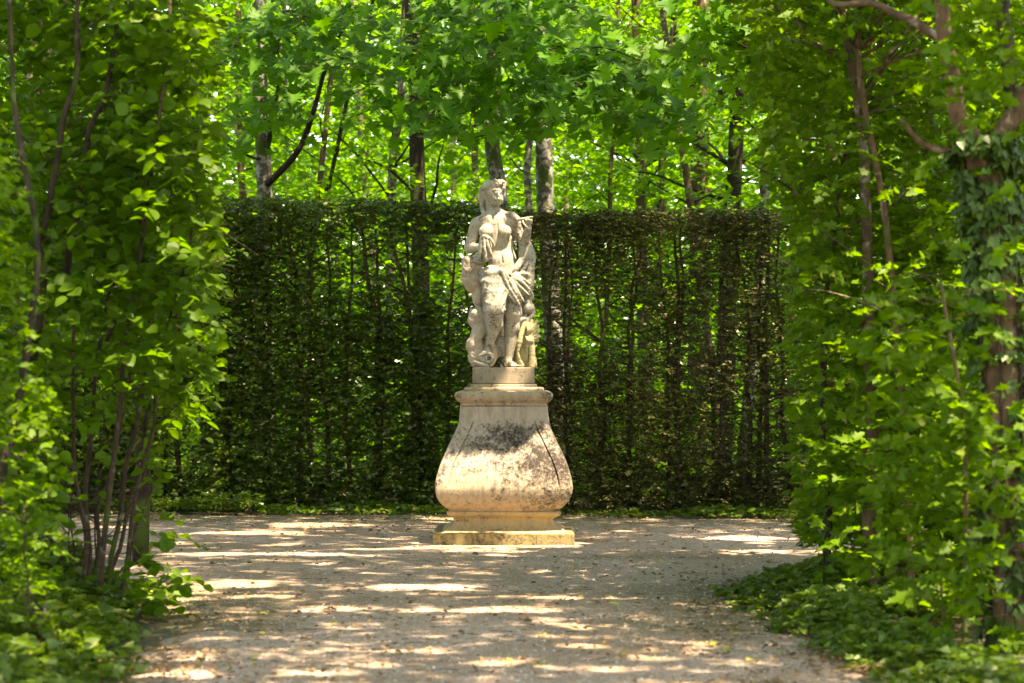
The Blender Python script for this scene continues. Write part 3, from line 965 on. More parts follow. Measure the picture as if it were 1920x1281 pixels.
# pinned cloth on the far shoulder and the length hanging behind the raised forearm
r.path([P(545, 268, -.03), P(585, 262, -.05), P(622, 292, -.05), P(636, 340, -.045)], [.018, .026, .028, .02], .012)
r.path([P(600, 262, -.0), P(634, 300, -.06), P(626, 380, -.06)], [.016, .020, .012], .012)
r.path([P(628, 300, -.10), P(660, 296, -.15), P(716, 286, -.17)], [.014, .013, .011], .006)
r.path([P(618, 330, -.05), P(640, 400, -.045), P(650, 470, -.03), P(640, 530, -.06)], [.016, .018, .020, .012], .010)
r.path([P(648, 350, -.04), P(664, 420, -.03), P(668, 500, -.03)], [.012, .016, .014], .010)
# broad sweep from the hip up over the forearm
sweep = [([(698, 432, -.045), (716, 486, -.04), (706, 560, -.05), (692, 640, -.07)], [.010, .016, .020, .016]),
         ([(706, 440, -.06), (700, 510, -.075), (676, 580, -.095), (640, 650, -.10)], [.010, .015, .017, .012]),
         ([(692, 470, -.06), (672, 530, -.09), (634, 590, -.115), (596, 645, -.12)], [.012, .014, .016, .012]),
         ([(664, 500, -.06), (632, 560, -.10), (596, 610, -.13), (566, 640, -.14)], [.010, .013, .013, .010]),
         ([(706, 440, -.01), (726, 520, .0), (712, 620, -.02), (716, 700, -.03)], [.012, .020, .022, .02])]
for pts, rr in sweep: r.path([P(*q) for q in pts], rr, .014)
r.ell(P(682, 550, -.02), (u_(42), .05, u_(118)), .03, rot=-.12)
r.ell(P(672, 680, .0), (u_(54), .085, u_(85)), .03)
r.cap(P(660, 600, .06), P(655, 900, .06), .055, .045, .04)
# gathered knot and fan of folds on the hip
fan_f = [([(590, 640, -.145), (640, 650, -.13), (700, 690, -.08)], .013), ([(596, 652, -.148), (650, 680, -.13), (712, 738, -.06)], .013),
         ([(596, 662, -.15), (642, 712, -.13), (698, 762, -.08)], .014), ([(600, 640, -.14), (660, 628, -.11), (708, 640, -.05)], .013),
         ([(584, 664, -.155), (624, 736, -.145), (664, 800, -.11)], .014)]
for i_, (pts, rr) in enumerate(fan_f): r.path([P(*q) for q in pts], [rr * .9, rr * (1.3 if i_ % 2 else .9), rr * .7], .014)
r.path([P(395, 628, -.05), P(425, 615, -.11), P(470, 628, -.155), P(520, 618, -.165), P(566, 632, -.155)], [.030, .026, .022, .022, .018], .012)
r.path([P(385, 640, -.03), P(400, 668, -.09), P(450, 680, -.14), P(520, 672, -.16)], [.024, .022, .018, .012], .012)
r.path([P(388, 600, -.0), P(380, 640, -.05), P(398, 668, -.07)], [.012, .018, .012], .01)
diag = [([(512, 606, -.165), (536, 622, -.18), (560, 690, -.175), (606, 768, -.15), (640, 826, -.12)], [.010, .018, .019, .017, .010]),
        ([(540, 612, -.165), (572, 660, -.175), (604, 726, -.16), (650, 812, -.11)], [.010, .014, .016, .010]),
        ([(520, 650, -.17), (552, 716, -.17), (590, 780, -.15), (622, 820, -.13)], [.010, .014, .014, .008])]
for pts, rr in diag: r.path([P(*q) for q in pts], rr, .010)
r.ell(P(600, 715, -.07), (u_(60), .06, u_(80)), .03, rot=-.4)
# cloth over the bent thigh, ending in a ragged hem above the knee
r.cap(P(488, 660, -.045), P(487, 845, -.175), u_(92), u_(62), .03)
def thigh(u, v, lift=.004):
    t = np.clip((v - 660) / 185., 0, 1)
    rr = u_(92) + (u_(62) - u_(92)) * t
    dx = (u - 488) * SU
    return P(u, v, 0) + np.array([0, (-.045 - .13 * t) * PS - math.sqrt(max(rr * rr - dx * dx, .0004)) - lift + .012, 0])
for q in (0, 2, 5):
    v0 = 676 + q * 27
    sg = 8 * math.sin(q * 2.3)
    r.path([thigh(412 + q * 3, v0 - 14), thigh(446, v0 + 6 + sg), thigh(490 + sg, v0 + 16), thigh(530, v0 + 2 - sg), thigh(566 - q * 4, v0 - 22)], [.005, .011, .013, .010, .005], .010, 11)
for u0, v0, u1, v1 in [(455, 672, 420, 820), (505, 668, 446, 862), (548, 676, 486, 868), (560, 720, 520, 850), (430, 700, 408, 780)]:
    r.path([thigh(u0, v0), thigh((u0 + u1) / 2 + 8, (v0 + v1) / 2, .010), thigh(u1, v1)], [.006, .013, .008], .014)
for q in range(0):
    v0 = 700 + q * 26
    r.path([P(418 + q * 2, v0 + 8, -.08 - q * .012), P(460, v0 - 12 + 6 * (q % 2), -.165 - q * .011), P(510, v0 + 4, -.172 - q * .010), P(556 - q * 3, v0 - 26, -.11 - q * .01)], [.008, .011, .010, .007], .012)
for q in range(9):
    a = -1.9 + q * .42
    r.ell(P(488 + 62 * math.sin(a * .8), 868 + (8 if q % 2 else -2) - 14 * abs(math.sin(a * .8)), -.175 - .072 * math.cos(a * .8)), (.016, .013, .022), .010)
r.ell(P(482, 905, -.165), (u_(50), .050, u_(36)), .012, sub=True)
# side falls
r.path([P(420, 680, -.04), P(424, 780, -.08), P(432, 900, -.10), P(444, 960, -.08)], [.020, .020, .016, .009], .015)
r.path([P(555, 740, -.12), P(552, 820, -.12), P(530, 900, -.08), P(536, 1000, .0)], [.012, .014, .016, .02], .015)
# billow to the right
r.path([P(700, 740, -.03), P(714, 768, -.02), P(690, 800, -.03), P(728, 868, -.02)], [.022, .018, .020, .018], .015)
r.ell(P(694, 836, -.02), (u_(40), .055, u_(42)), .02, rot=-.5)
r.path([P(725, 866, -.02), P(700, 900, -.03), P(652, 912, -.04), P(640, 960, -.02)], [.018, .018, .020, .016], .012)
r.path([P(700, 900, -.03), P(680, 940, -.04), P(676, 985, -.03)], [.018, .018, .010], .012)
r.cap(P(560, 900, .10), P(560, 1190, .10), .075, .095, .04, sq=(1.5, .7, 1))
# heavier cloth round the hips and side
r.cap(P(560, 640, .03), P(640, 700, .04), .10, .085, .03, sq=(1.1, .9, 1))
for q in range(7):
    u0 = 640 + q * 12
    r.path([P(u0, 560 + q * 6, -.085 + q * .012), P(u0 + 12, 640, -.10 + q * .014), P(u0 + 2 - q * 2, 720, -.095 + q * .012), P(u0 - 10 + q * 3, 780 - q * 4, -.06)], [.007, .011, .012, .008], .006)
r.rough(.0035, 22, 12)
r.rough(.0015, 70, 14, 2)
link('robe', r.mesh('robe', ORG, 1), S_ROBE, stat)

# ---- rocky support at the viewer's left
k_ = Sdf((-.46, -.30, -.02), (-.02, .26, 1.10), H)
for (u0, v0, y0, a_, b_, c_, rt) in [(322, 562, .0, 42, 50, 46, 0), (352, 600, .02, 50, 62, 60, .3), (318, 640, .0, 46, 60, 62, 0), (352, 680, .01, 56, 66, 62, -.4),
                                 (392, 640, .03, 46, 66, 80, 0), (384, 760, .03, 36, 60, 80, 0), (366, 872, .0, 40, 60, 34, .1), (392, 885, .0, 42, 66, 52, 0), (352, 915, .0, 28, 50, 40, 0),
                                 (398, 975, .0, 54, 70, 52, 0), (378, 1012, .0, 42, 70, 40, .2), (372, 1075, .0, 58, 74, 48, -.1), (352, 1060, -.01, 40, 60, 42, 0), (380, 1135, .0, 54, 90, 60, 0),
                                 (440, 1120, .04, 70, 60, 80, 0)]:
    k_.ell(P(u0, v0, y0), (u_(a_), u_(b_), u_(c_)), .028, rot=rt)
for pts in [[(300, 548, -.06), (318, 590, -.09), (310, 640, -.09)], [(346, 540, -.07), (352, 600, -.08), (384, 640, -.08)], [(276, 640, -.05), (330, 660, -.10), (380, 700, -.10)],
            [(330, 900, -.08), (375, 905, -.10), (430, 892, -.10)], [(320, 1030, -.08), (375, 1040, -.12), (440, 1030, -.1)], [(318, 1100, -.08), (350, 1130, -.12)],
            [(350, 760, -.06), (386, 742, -.08), (420, 760, -.06)], [(328, 840, -.05), (372, 845, -.09), (420, 832, -.09)]]:
    k_.path([P(*q) for q in pts], .013, .010, sub=True)
k_.path([P(292, 560, -.03), P(300, 600, -.07), P(330, 616, -.085), P(352, 590, -.08)], .010, .008)
k_.rough(.016, 11, 21, 3)
k_.rough(.002, 40, 22, 2)
link('rock_support', k_.mesh('rock_support', ORG, 1), S_ROCK, stat)

# ---- small round vessel and tablet under the foot
m_ = Sdf((-.34, -.34, -.03), (.02, .10, .22), .0055)
m_.ell(P(440, 1152, -.15), (u_(50), .060, u_(42)), .01)
m_.cap(P(458, 1150, -.24), P(450, 1150, -.17), .017, .020, .008, sub=True)
m_.path([P(458 + 27 * math.cos(t), 1150 + 27 * math.sin(t), -.205) for t in np.linspace(0, 6.3, 14)], .006, .006)
m_.cap(P(350, 1170, -.17), P(440, 1196, -.21), .020, .020, .006)
m_.cap(P(352, 1188, -.15), P(430, 1200, -.19), .020, .020, .006)
m_.cap(P(352, 1179, -.205), P(436, 1196, -.235), .0035, .0035, .004, sub=True)
m_.rough(.002, 30, 5)
link('vessel_and_scroll', m_.mesh('vessel_and_scroll', ORG, 1), S_BODYST, stat)

# ---- carved plumes / acanthus at the viewer's right
g = Sdf((.04, -.24, -.03), (.40, .26, .56), .0055)
g.cap(P(650, 1195, .05), P(650, 960, .05), .060, .05, .04, sq=(1.2, .9, 1))
g.path([P(652, 1190, -.06), P(636, 1100, -.07), P(650, 1000, -.06), P(672, 930, -.04)], [.030, .022, .024, .018], .015)
g.path([P(716, 1195, -.05), P(716, 1100, -.06), P(704, 1030, -.05)], [.030, .026, .03], .012)
g.path([P(735, 1195, .0), P(732, 1150, .0)], [.02, .016], .012)
for (u1, v1, y1, rr) in [(690, 932, -.05, .020), (716, 918, -.04, .022), (744, 922, -.02, .020), (756, 948, -.01, .017), (760, 980, .0, .018), (764, 1014, .0, .016), (752, 1040, -.01, .018), (728, 1062, -.02, .016)]:
    a = P(698, 1030, -.03); c = P(u1, v1, y1)
    mid = (a + c) / 2 + np.array([0, -.035, 0])
    g.path([a, mid, c], [.024, .021, rr * .72], .006)
    g.path([a + [0, -.022, 0], mid + [0, -.020, 0], c + [0, -.014, 0]], .0035, .004, sub=True)
for q in range(3):
    g.path([P(676 + q * 16, 1010, -.06), P(690 + q * 14, 1040, -.085), P(700 + q * 10, 1070, -.07)], [.012, .014, .008], .006)
g.ell(P(662, 1125, -.05), (u_(30), .05, u_(58)), .02, sub=True)
g.rough(.005, 20, 33)
link('carved_plumes', g.mesh('carved_plumes', ORG, 1), S_GREEN, stat)
# ------------------------------------------------------------ clipped hedges behind the statue
def hedge(name, label, x0, x1, yf, top, n_leaf, size, tpl, mat, seed, trunk_px, dens_fn, depth=.85, dead=0.0, twig_n=3500):
    rng = np.random.default_rng(seed)
    root = empty(name, ((x0 + x1) / 2, yf((x0 + x1) / 2) + .4, 0), label, 'hedge', 'clipped hedges round the clearing')
    # trunks and boughs
    for i, px in enumerate(trunk_px):
        y = yf((px - 960) / F * 28.2) + .35 + rng.uniform(-.12, .15)
        x = (px - 960) / F * y
        h = top(x) - rng.uniform(.1, .35)
        r0 = rng.uniform(.022, .05)
        mb = MB()
        pts = wob(curve([(x, y, -.05), (x + rng.normal(0, .05), y, h * .5), (x + rng.normal(0, .10), y, h)], 18), .05, seed + i)
        mb.tube(pts, np.linspace(r0, r0 * .35, 18), 6, .15, i)
        link('trunk', mb.mesh('trunk'), B_HEDGE, root)
        mb = MB()
        for q in range(14):
            t = rng.uniform(.08, .95); b0 = pts[int(t * 17)]
            s = rng.choice([-1, 1]); ln = rng.uniform(.25, .75)
            e = b0 + np.array([s * ln * rng.uniform(.5, 1), rng.uniform(-.35, .3), ln * rng.uniform(.1, .9)])
            bp = wob(curve([b0, (b0 + e) / 2 + [0, 0, -.04], e], 6), .03, q + seed)
            mb.tube(bp, np.linspace(r0 * .32, .004, 6), 4)
        link('branches', mb.mesh('branches'), B_HEDGE, root, 'stuff')
    # leaf sprays
    k = 7
    n = int(n_leaf / k * 1.9)
    x = rng.uniform(x0, x1, n)
    t = rng.beta(.8, 1.4, n)
    z = rng.uniform(0, 1, n) ** .95
    tp = top(x)
    zz = z * tp
    y = yf(x) + t * depth + .10 * (fbm(np.stack([x * 1.5, zz * 1.5, x * 0], -1), seed) - .5) * 2
    C = np.stack([x, y, zz], -1)
    keep = rng.random(n) < dens_fn(x, zz, tp, C)
    C = C[keep]; C = C[:n_leaf // k]
    A = sprays(C, k, .16, size, rng, up=.8, spread=.9, out=np.array([0, -.35, .05]), droop=.12)
    sh = vnoise(np.stack([A[0][:, 0] * 9, A[0][:, 1] * 9, A[0][:, 0] * 0], -1), 7)
    m = A[0][:, 2] < top(A[0][:, 0]) + .03 * rng.random(len(A[0])) + .40 * np.clip(sh - .58, 0, 1) + .05 * (vnoise(np.stack([A[0][:, 0] * 1.3, A[0][:, 0] * 0, A[0][:, 0] * 0], -1), 8) - .5)
    leaf_mesh('foliage', *[a[m] for a in A[:4]], tpl, mat, root)
    tw = A[4][rng.permutation(len(A[4]))[:twig_n]]
    tw = tw + (tw[:, :1] - tw[:, 1:]) * np.array([1.2, 0])[None, :, None]
    twigs_mesh('twigs', tw, .0035, B_STEM, root)
    return root

def hl_y(x): return 28.3 + .02 * (x + 1.5) ** 2
def hl_top(x): return 3.60 + (-.3 - x) * .030 + .03 * (vnoise(np.stack([x * 2.1, x * 0, x * 0], -1), 3) - .5)
def dens_l(x, z, tp, C):
    nz = fbm(C * [1.3, .5, 1.1], 41, 4)
    d = .62 + (nz - .5) * 2.3
    d = d + np.clip((z - (tp - .6)) / .5, 0, 1) * .5 + np.clip((.7 - z) / .5, 0, 1) * .35
    d = d - .25 * np.clip((x + 1.6) / 1.5, 0, 1)
    return np.clip(d, .06, 1)
hedge('hedge', 'tall clipped dark green hedge left of the statue, dense with small leaves', -6.2, -.15, hl_y, hl_top, 125000, .060, L_DIAMOND, M_HEDGE, 51,
      [300, 345, 425, 440, 478, 500, 570, 578, 612, 655, 700, 712, 765, 790, 835, 880], dens_l)
def hr_y(x): return 27.75 - .10 * np.clip(x, 0, 6) + .0 * x
def hr_top(x): return 3.47 + .00 * x + .03 * (vnoise(np.stack([x * 2.1, x * 0, x * 0], -1), 4) - .5)
def dens_r(x, z, tp, C):
    nz = fbm(C * [1.6, .4, .9], 43, 4)
    d = .40 + (nz - .5) * 2.1
    d = d + np.clip((z - (tp - .40)) / .3, 0, 1) * .75 + np.clip((.8 - z) / .5, 0, 1) * .5
    return np.clip(d, .05, 1)
hedge('hedge', 'sparse brownish clipped yew hedge right of the statue, bare dark stems showing', -.1, 6.0, hr_y, hr_top, 135000, .046, L_DIAMOND, M_YEW, 52,
      [1035, 1062, 1070, 1122, 1180, 1184, 1246, 1262, 1275, 1330, 1362, 1402, 1412, 1436, 1480, 1530], dens_r, twig_n=9000)

# low ground cover along the hedge foot and in the right foreground
def ground_cover(name, n, cond, xr, yr, hmax, size, seed, mat=M_GC, tpl=L_IVY):
    rng = np.random.default_rng(seed)
    x = rng.uniform(*xr, n); y = rng.uniform(*yr, n)
    k, h = cond(x, y)
    x, y, h = x[k], y[k], h[k]
    z = h * rng.uniform(.15, 1, len(x)) ** .7
    keep = rng.random(len(x)) < np.clip(.25 + h * 6, 0, 1)
    x, y, z = x[keep], y[keep], z[keep]
    C = np.stack([x, y, z + .01], -1)
    A = sprays(C, 5, .09, size, rng, up=1, spread=.7, droop=.1)
    A[0][:, 2] = np.maximum(A[0][:, 2], .012)
    o = leaf_mesh(name, *A[:4], tpl, mat)
    return o
def gc_far(x, y):
    sd = gravel_sd(x, y)
    nz = fbm(np.stack([x * 1.2, y * 1.2, x * 0], -1), 61)
    k = (sd < .12 + (nz - .5) * .9 - (x > -3.4) * .06) & (y > 25.5)
    return k, np.clip((nz - .34) * .4, .01, .16) + .12 * (x < -2.9)
ground_cover('ground_cover', 9500, gc_far, (-7, 7), (25.4, 28.6), .2, .055, 62)
def gc_right(x, y):
    nz = fbm(np.stack([x * 1.5, y * 1.1, x * 0], -1), 63)
    left = np.interp(y, [11, 12.5, 13.6, 15.1, 16.3, 17.3, 18.3, 18.9], [2.2, 1.98, 1.88, 1.74, 1.52, 1.50, 1.66, 2.3])
    s = x - left + (nz - .5) * .35
    k = (s > 0) & (y < 18.9) & (s < np.where(y < 15.3, .5, 2.0))
    return k, np.clip(s * .4, .02, .17) * (.5 + nz)
ground_cover('ground_cover', 15000, gc_right, (1.3, 4.5), (11, 19), .25, .048, 64)
def gc_left(x, y):
    nz = fbm(np.stack([x * 1.5, y * 1.1, x * 0], -1), 65)
    right = np.interp(y, [11, 12.5, 13.5, 15.1, 16.5, 18, 18.6], [-2.0, -2.05, -2.2, -2.3, -2.5, -2.75, -3.3])
    s = right - x + (nz - .5) * .4
    k = (s > 0) & (y < 18.6)
    return k, np.clip(s * .5, .02, .3) * (.5 + nz)
ground_cover('ground_cover', 6500, gc_left, (-5.5, -1.6), (11, 18.6), .3, .06, 66)

# single yellow leaves lying on the gravel
def gmesh():
    me = mesh_np('fallen_leaf', L_FIELD[0], L_FIELD[1], 3); me.materials.append(M_YELLOWLEAF); return me
FM = gmesh()
rf = np.random.default_rng(5)
spots_px = [(502, 1158), (565, 1168), (632, 1172), (748, 1162), (758, 1184), (818, 1192), (372, 1243), (434, 1259), (475, 1252), (478, 1240), (940, 1240), (960, 1246),
            (1000, 1254), (1082, 1185), (1074, 1064), (1170, 1234), (1173, 1230), (1240, 1056), (1282, 1094), (1427, 1198), (1368, 1228), (1459, 1231), (1415, 1245), (1440, 1058),
            (1092, 1124), (1300, 1146), (1384, 1192), (866, 1042), (786, 1076), (1362, 1254), (600, 1210), (1160, 1140), (540, 1226), (700, 1128), (1020, 1195), (1330, 1210)]
n = len(spots_px)
ORD = ['first', 'second', 'third', 'fourth', 'fifth', 'sixth', 'seventh', 'eighth', 'ninth', 'tenth', 'eleventh', 'twelfth', 'thirteenth', 'fourteenth']
ROWS = [(0, 1080, 'just in front of the pedestal'), (1080, 1160, 'across the middle of the clearing'), (1160, 1200, 'between clearing and foreground'), (1200, 1242, 'in the near foreground'), (1242, 1400, 'along the bottom edge')]
leaf_place = {}
for lo_, hi_, nm_ in ROWS:
    idx_ = sorted([i for i, q in enumerate(spots_px) if lo_ <= q[1] < hi_], key=lambda i: spots_px[i][0])
    for k_i, i in enumerate(idx_): leaf_place[i] = (nm_, k_i, len(idx_))
for i, (px, py) in enumerate(spots_px):
    g2 = gr(px, py)
    o = bpy.data.objects.new('fallen_leaf', FM)
    o.location = (g2[0], g2[1], .022)
    o.rotation_euler = (rf.normal(0, .25), rf.normal(0, .25), rf.uniform(0, 6.28))
    s = rf.uniform(.045, .085); o.scale = (s, s, s)
    COL.objects.link(o)
    row, k_in, tot = leaf_place[i]
    tag(o, 'yellow fallen leaf on the gravel %s, %s' % (row, 'leftmost there' if k_in == 0 else 'rightmost there' if k_in == tot - 1 else ORD[k_in] + ' from the left'), 'leaf', 'fallen yellow leaves on the gravel')
# ------------------------------------------------------------ near foliage, left side
GAPS = []     # (point, radius): openings of the canopy along the sun's rays
def gap_mask(pos, margin=0.0):
    keep = np.ones(len(pos), bool)
    for p, rx, ry in GAPS:
        g = pos[:, :2] - SUN[:2] * ((pos[:, 2] - p[2]) / SUN[2])[:, None] - p[:2]
        q = (g[:, 0] / (rx + margin)) ** 2 + (g[:, 1] / (ry + margin)) ** 2
        if p[2] == 0:      # openings over the gravel have ragged edges and stray leaves in them
            q = q + 1.5 * (fbm(np.stack([(g[:, 0] + p[0]) * 4, (g[:, 1] + p[1]) * 5, g[:, 0] * 0], -1), 133, 2) - .36)
        keep &= q > 1
    return keep
def gp(px, py, rx, ry): 
    q = gr(px, py); GAPS.append((np.array([q[0], q[1], 0.0]), rx * 1.15, ry * 1.35 + .05))
for a in [(950, 1031, .62, .13), (735, 1030, .45, .13), (590, 985, .55, .35), (470, 1000, .5, .25), (860, 972, .4, .2), (450, 1094, .42, .24), (330, 1108, .35, .25),
          (780, 1102, .42, .22), (1180, 1092, .7, .45), (1130, 1120, .5, .16), (1270, 1112, .45, .2), (1060, 1075, .45, .3), (620, 1142, .36, .12), (950, 1146, .34, .14),
          (1110, 1175, .22, .1), (700, 1246, .24, .10), (945, 1241, .2, .10), (1240, 1235, .22, .1), (1085, 1212, .2, .08), (1340, 1200, .25, .1), (1450, 1040, .5, .4),
          (1400, 1010, .5, .4), (1180, 1022, .5, .12), (560, 1040, .5, .15), (400, 1040, .4, .2), (1150, 1255, .25, .08), (330, 1262, .35, .15), (560, 1262, .2, .08), (820, 1222, .15, .06), (1010, 1118, .4, .12),
          (480, 1120, .3, .1), (1300, 1060, .4, .15), (300, 1150, .3, .2)]:
    gp(*a)
for q in [((.04, 22.55, .75), .85, .52), ((.40, 22.7, .15), .30, .30), ((.22, 22.95, 1.95), .10, .2), ((.15, 22.95, 2.15), .13, .25), ((.05, 23.0, 2.7), .16, .3), ((-.15, 23.0, 3.2), .18, .25),
          ((-.2, 23., 2.75), .15, .2), ((-.25, 23, 1.9), .12, .2), ((.05, 22.8, 1.9), .12, .1)]:
    GAPS.append((np.array(q[0]), q[1], q[2]))

def box_pts(rng, n, x, y, z):
    return np.stack([rng.uniform(*x, n), rng.uniform(*y, n), rng.uniform(*z, n)], -1)
def clump(C, scale, thr, seed, soft=.08):
    nz = fbm(C * scale, seed, 3)
    return nz > thr
def pxy(C):
    return 960 + F * C[:, 0] / C[:, 1], 700 - F * (C[:, 2] - CAM_H) / C[:, 1]

def stem_part(root, pts, r0, r1, mat, n=18, sides=7, wobble=.03, seed=0, name='stem', rough=.1):
    mb = MB()
    p = wob(curve(pts, n), wobble, seed)
    mb.tube(p, np.linspace(r0, r1, n), sides, rough, seed)
    link(name, mb.mesh(name), mat, root)
    return p

def side_branches(root, stems, rng, per, ln, r, mat, name='branches', up=.5, n=6):
    mb = MB()
    ends = []
    for p in stems:
        for q in range(per):
            b0 = p[rng.integers(len(p) // 4, len(p))]
            a = rng.uniform(0, 6.28); L = ln * rng.uniform(.4, 1.2)
            e = b0 + np.array([math.cos(a) * L, math.sin(a) * L, up * L * rng.uniform(.2, 1.4)])
            c = wob(curve([b0, b0 * .5 + e * .5 + [0, 0, .05 * L], e], n), .04, rng.integers(999))
            mb.tube(c, np.linspace(r, r * .3, n), 4)
            ends.append(c[n // 2:])
    link(name, mb.mesh(name), mat, root, 'stuff')
    return np.vstack(ends)

rng = np.random.default_rng(11)
# hazel: a fan of stems from one foot
bx, by = gr(185, 1168)
hz = empty('hazel_shrub', (bx, by, 0), 'many-stemmed hazel shrub with broad leaves, bare stems fanning from one foot left of the path', 'shrub')
ST = []
def S3(px, py, Y): return at(px, py, Y)
stems = [  # (px,py) along the stem, distance, radius
    ([(160, 1150), (158, 1000), (146, 850), (140, 640), (165, 420)], 16.4, .022),
    ([(166, 1150), (164, 960), (170, 800), (200, 560), (262, 290), (290, 100)], 16.6, .024),
    ([(182, 1150), (192, 1000), (215, 800), (240, 620), (262, 480), (300, 200), (318, -20)], 16.0, .026),
    ([(170, 1120), (180, 1020), (212, 860), (240, 720), (280, 560)], 16.9, .020),
    ([(200, 1100), (215, 1000), (248, 840), (268, 700), (300, 520), (352, 300)], 16.8, .024),
    ([(205, 1105), (232, 1010), (262, 880), (282, 740), (310, 560)], 17.0, .020),
    ([(222, 1100), (250, 980), (276, 850), (300, 690), (345, 500), (372, 330)], 16.7, .020),
    ([(135, 1110), (108, 1040), (92, 1005)], 16.5, .022),
    ([(150, 1130), (135, 1000), (128, 840), (118, 700)], 17.0, .010),
    ([(175, 1130), (176, 960), (188, 820), (186, 700)], 17.4, .009),
    ([(140, 1100), (132, 990), (138, 900), (132, 830)], 17.2, .008),
    ([(240, 1080), (262, 990), (310, 800), (330, 600), (345, 420)], 17.3, .012),
    ([(120, 560), (150, 330), (200, 140), (215, -20)], 15.6, .030),
    ([(200, 640), (255, 420), (285, 280), (292, 200)], 16.2, .020),
    ([(62, 680), (75, 500), (88, 380), (128, 200), (150, -20)], 15.4, .034),
]
for i, (pp, Y, r0) in enumerate(stems):
    pts = [at(px, py, Y + .12 * k * (1 if i % 2 else -1)) for k, (px, py) in enumerate(pp)]
    if i in (12, 13, 14): 
        pass
    elif i not in (): pts[0][2] = min(pts[0][2], .0) if pp[0][1] > 1040 else pts[0][2]
    ST.append(stem_part(hz, pts, r0 * .85, r0 * .4, B_STEM if i not in (14, 12) else B_DARK, 24, 7, .03, i))
ends = side_branches(hz, ST, rng, 9, .55, .006, B_STEM)
# leaf sprays: upper curtain
def hazel_vol(n, rng):
    C = box_pts(rng, n, (-4.2, -1.95), (15.0, 18.2), (.05, 6.3))
    px, py = pxy(C)
    edge = np.interp(py, [-300, 0, 150, 560, 640, 700, 760, 840, 860, 920, 1000, 1100, 1200], [395, 385, 400, 400, 395, 385, 350, 335, 300, 230, 300, 310, 280])
    edge = edge + 28 * (fbm(C * 1.7, 71) - .5) * 2
    top = (py < 700) | ((px > 255) & (py < 850)) | ((px < 110) & (py < 1010))
    top &= ~((px > 118) & (px < 300) & (py > 690) & (rng.random(n) < .9))
    low = (py > 1075) | ((px > 245) & (py > 985) & (C[:, 1] < 17))
    nz = fbm(C * [1.5, 1.5, 1.6], 72)
    dens = np.where(py < 700, .60, .38) + (nz - .5) * 2.4
    dens = np.where(low, .40 + (nz - .5) * 1.4, dens)
    k = (px < edge) & (top | low) & (rng.random(n) < np.clip(dens, 0, 1)) & (px > -90)
    return C[k]
C = hazel_vol(7600, rng)
C = np.vstack([C, ends[rng.permutation(len(ends))[:260]]])
A = sprays(C, 6, .26, .092, rng, up=1., spread=.85, droop=.3)
px, py = pxy(A[0])
m = (px < 405 + rng.normal(0, 6, len(px)))
# keep the view between the bare stems open
m &= ~((px > 125) & (px < 262) & (py > 880) & (py < 1060) & (rng.random(len(px)) < .93))
A4 = A[4]
A = [a[m] for a in A[:4]]
split_near(A, 290, L_HAZEL, 'hazel', M_HAZEL, hz, 'foliage', lambda px, py: px > 40)
twigs_mesh('twigs', A4, .003, B_STEM, hz)

# palisade of clipped trees further back on the left
pal = empty('clipped_tree', (-3.6, 20.5, 0), 'leafy clipped tree behind the hazel, its trunk half hidden by leaves', 'tree', 'clipped trees beside the path')
P1 = [stem_part(pal, [(-3.1, 20.2, 0), (-3.15, 20.3, 3), (-3.05, 20.4, 7)], .07, .04, B_DARK, 20, 8, .06, 3, 'trunk'),
      stem_part(pal, [(-2.75, 19.2, 2.1), (-2.95, 19.6, 3.2), (-2.6, 19.9, 6)], .04, .02, B_DARK, 14, 7, .05, 4, 'trunk')]
side_branches(pal, P1, rng, 16, .9, .010, B_DARK)
C = box_pts(rng, 3800, (-5.2, -2.25), (18.6, 22.5), (1.2, 6.6))
px, py = pxy(C)
nz = fbm(C * 1.2, 75)
k = (px < 408 + 24 * (nz - .5) * 2) & (rng.random(len(C)) < np.clip(.75 + (nz - .5) * 2.2, 0, 1)) & (py < 790)
A = sprays(C[k], 6, .22, .065, rng, up=1, spread=.8)
leaf_mesh('foliage', *A[:4], L_OVAL, M_HAZEL, pal)

# nearest shrub at the left frame edge, out of focus
nb = empty('elder_shrub', (-2.95, 13.6, 0), 'blurred sunlit shrub with small pale leaves at the bottom left corner', 'shrub')
P2 = [stem_part(nb, [at(-20, 1300, 13.4), at(10, 900, 13.5), at(55, 660, 13.6), at(70, 480, 13.8), at(30, 200, 13.9), at(10, -60, 13.9)], .030, .010, B_DARK, 18, 7, .03, 5),
      stem_part(nb, [at(40, 1290, 13.3), at(60, 1100, 13.3), at(40, 950, 13.3)], .012, .006, B_STEM, 12, 6, .03, 6),
      stem_part(nb, [at(60, 1270, 12.9), at(75, 1190, 12.9), at(90, 1130, 12.9)], .009, .006, B_WARM, 8, 6, .01, 7)]
side_branches(nb, P2, rng, 10, .35, .004, B_STEM)
C = box_pts(rng, 3000, (-3.7, -2.1), (12.8, 14.6), (-.1, 2.9))
px, py = pxy(C)
nz = fbm(C * 2.2, 77)
edge = np.interp(py, [300, 500, 800, 1000, 1150, 1200, 1300], [20, 60, 95, 110, 130, 240, 300])
k = (px < edge + 30 * (nz - .5)) & (C[:, 2] > .03) & (rng.random(len(C)) < np.clip(.7 + (nz - .5) * 2.5, 0, 1))
A = sprays(C[k], 6, .15, .05, rng, up=1, spread=.8)
split_near([a for a in A[:4]], 240, L_OVAL, 'elder', M_FIELD, nb, 'foliage')
# canopy opening over it, so that the sun reaches its leaves
for q in [((-2.75, 13.5, .6), .30, .4), ((-2.35, 13.2, .1), .25, .25), ((-2.2, 16.6, .9), .25, .3), ((-2.3, 17., 1.5), .2, .3)]:
    GAPS.append((np.array(q[0]), q[1], q[2]))

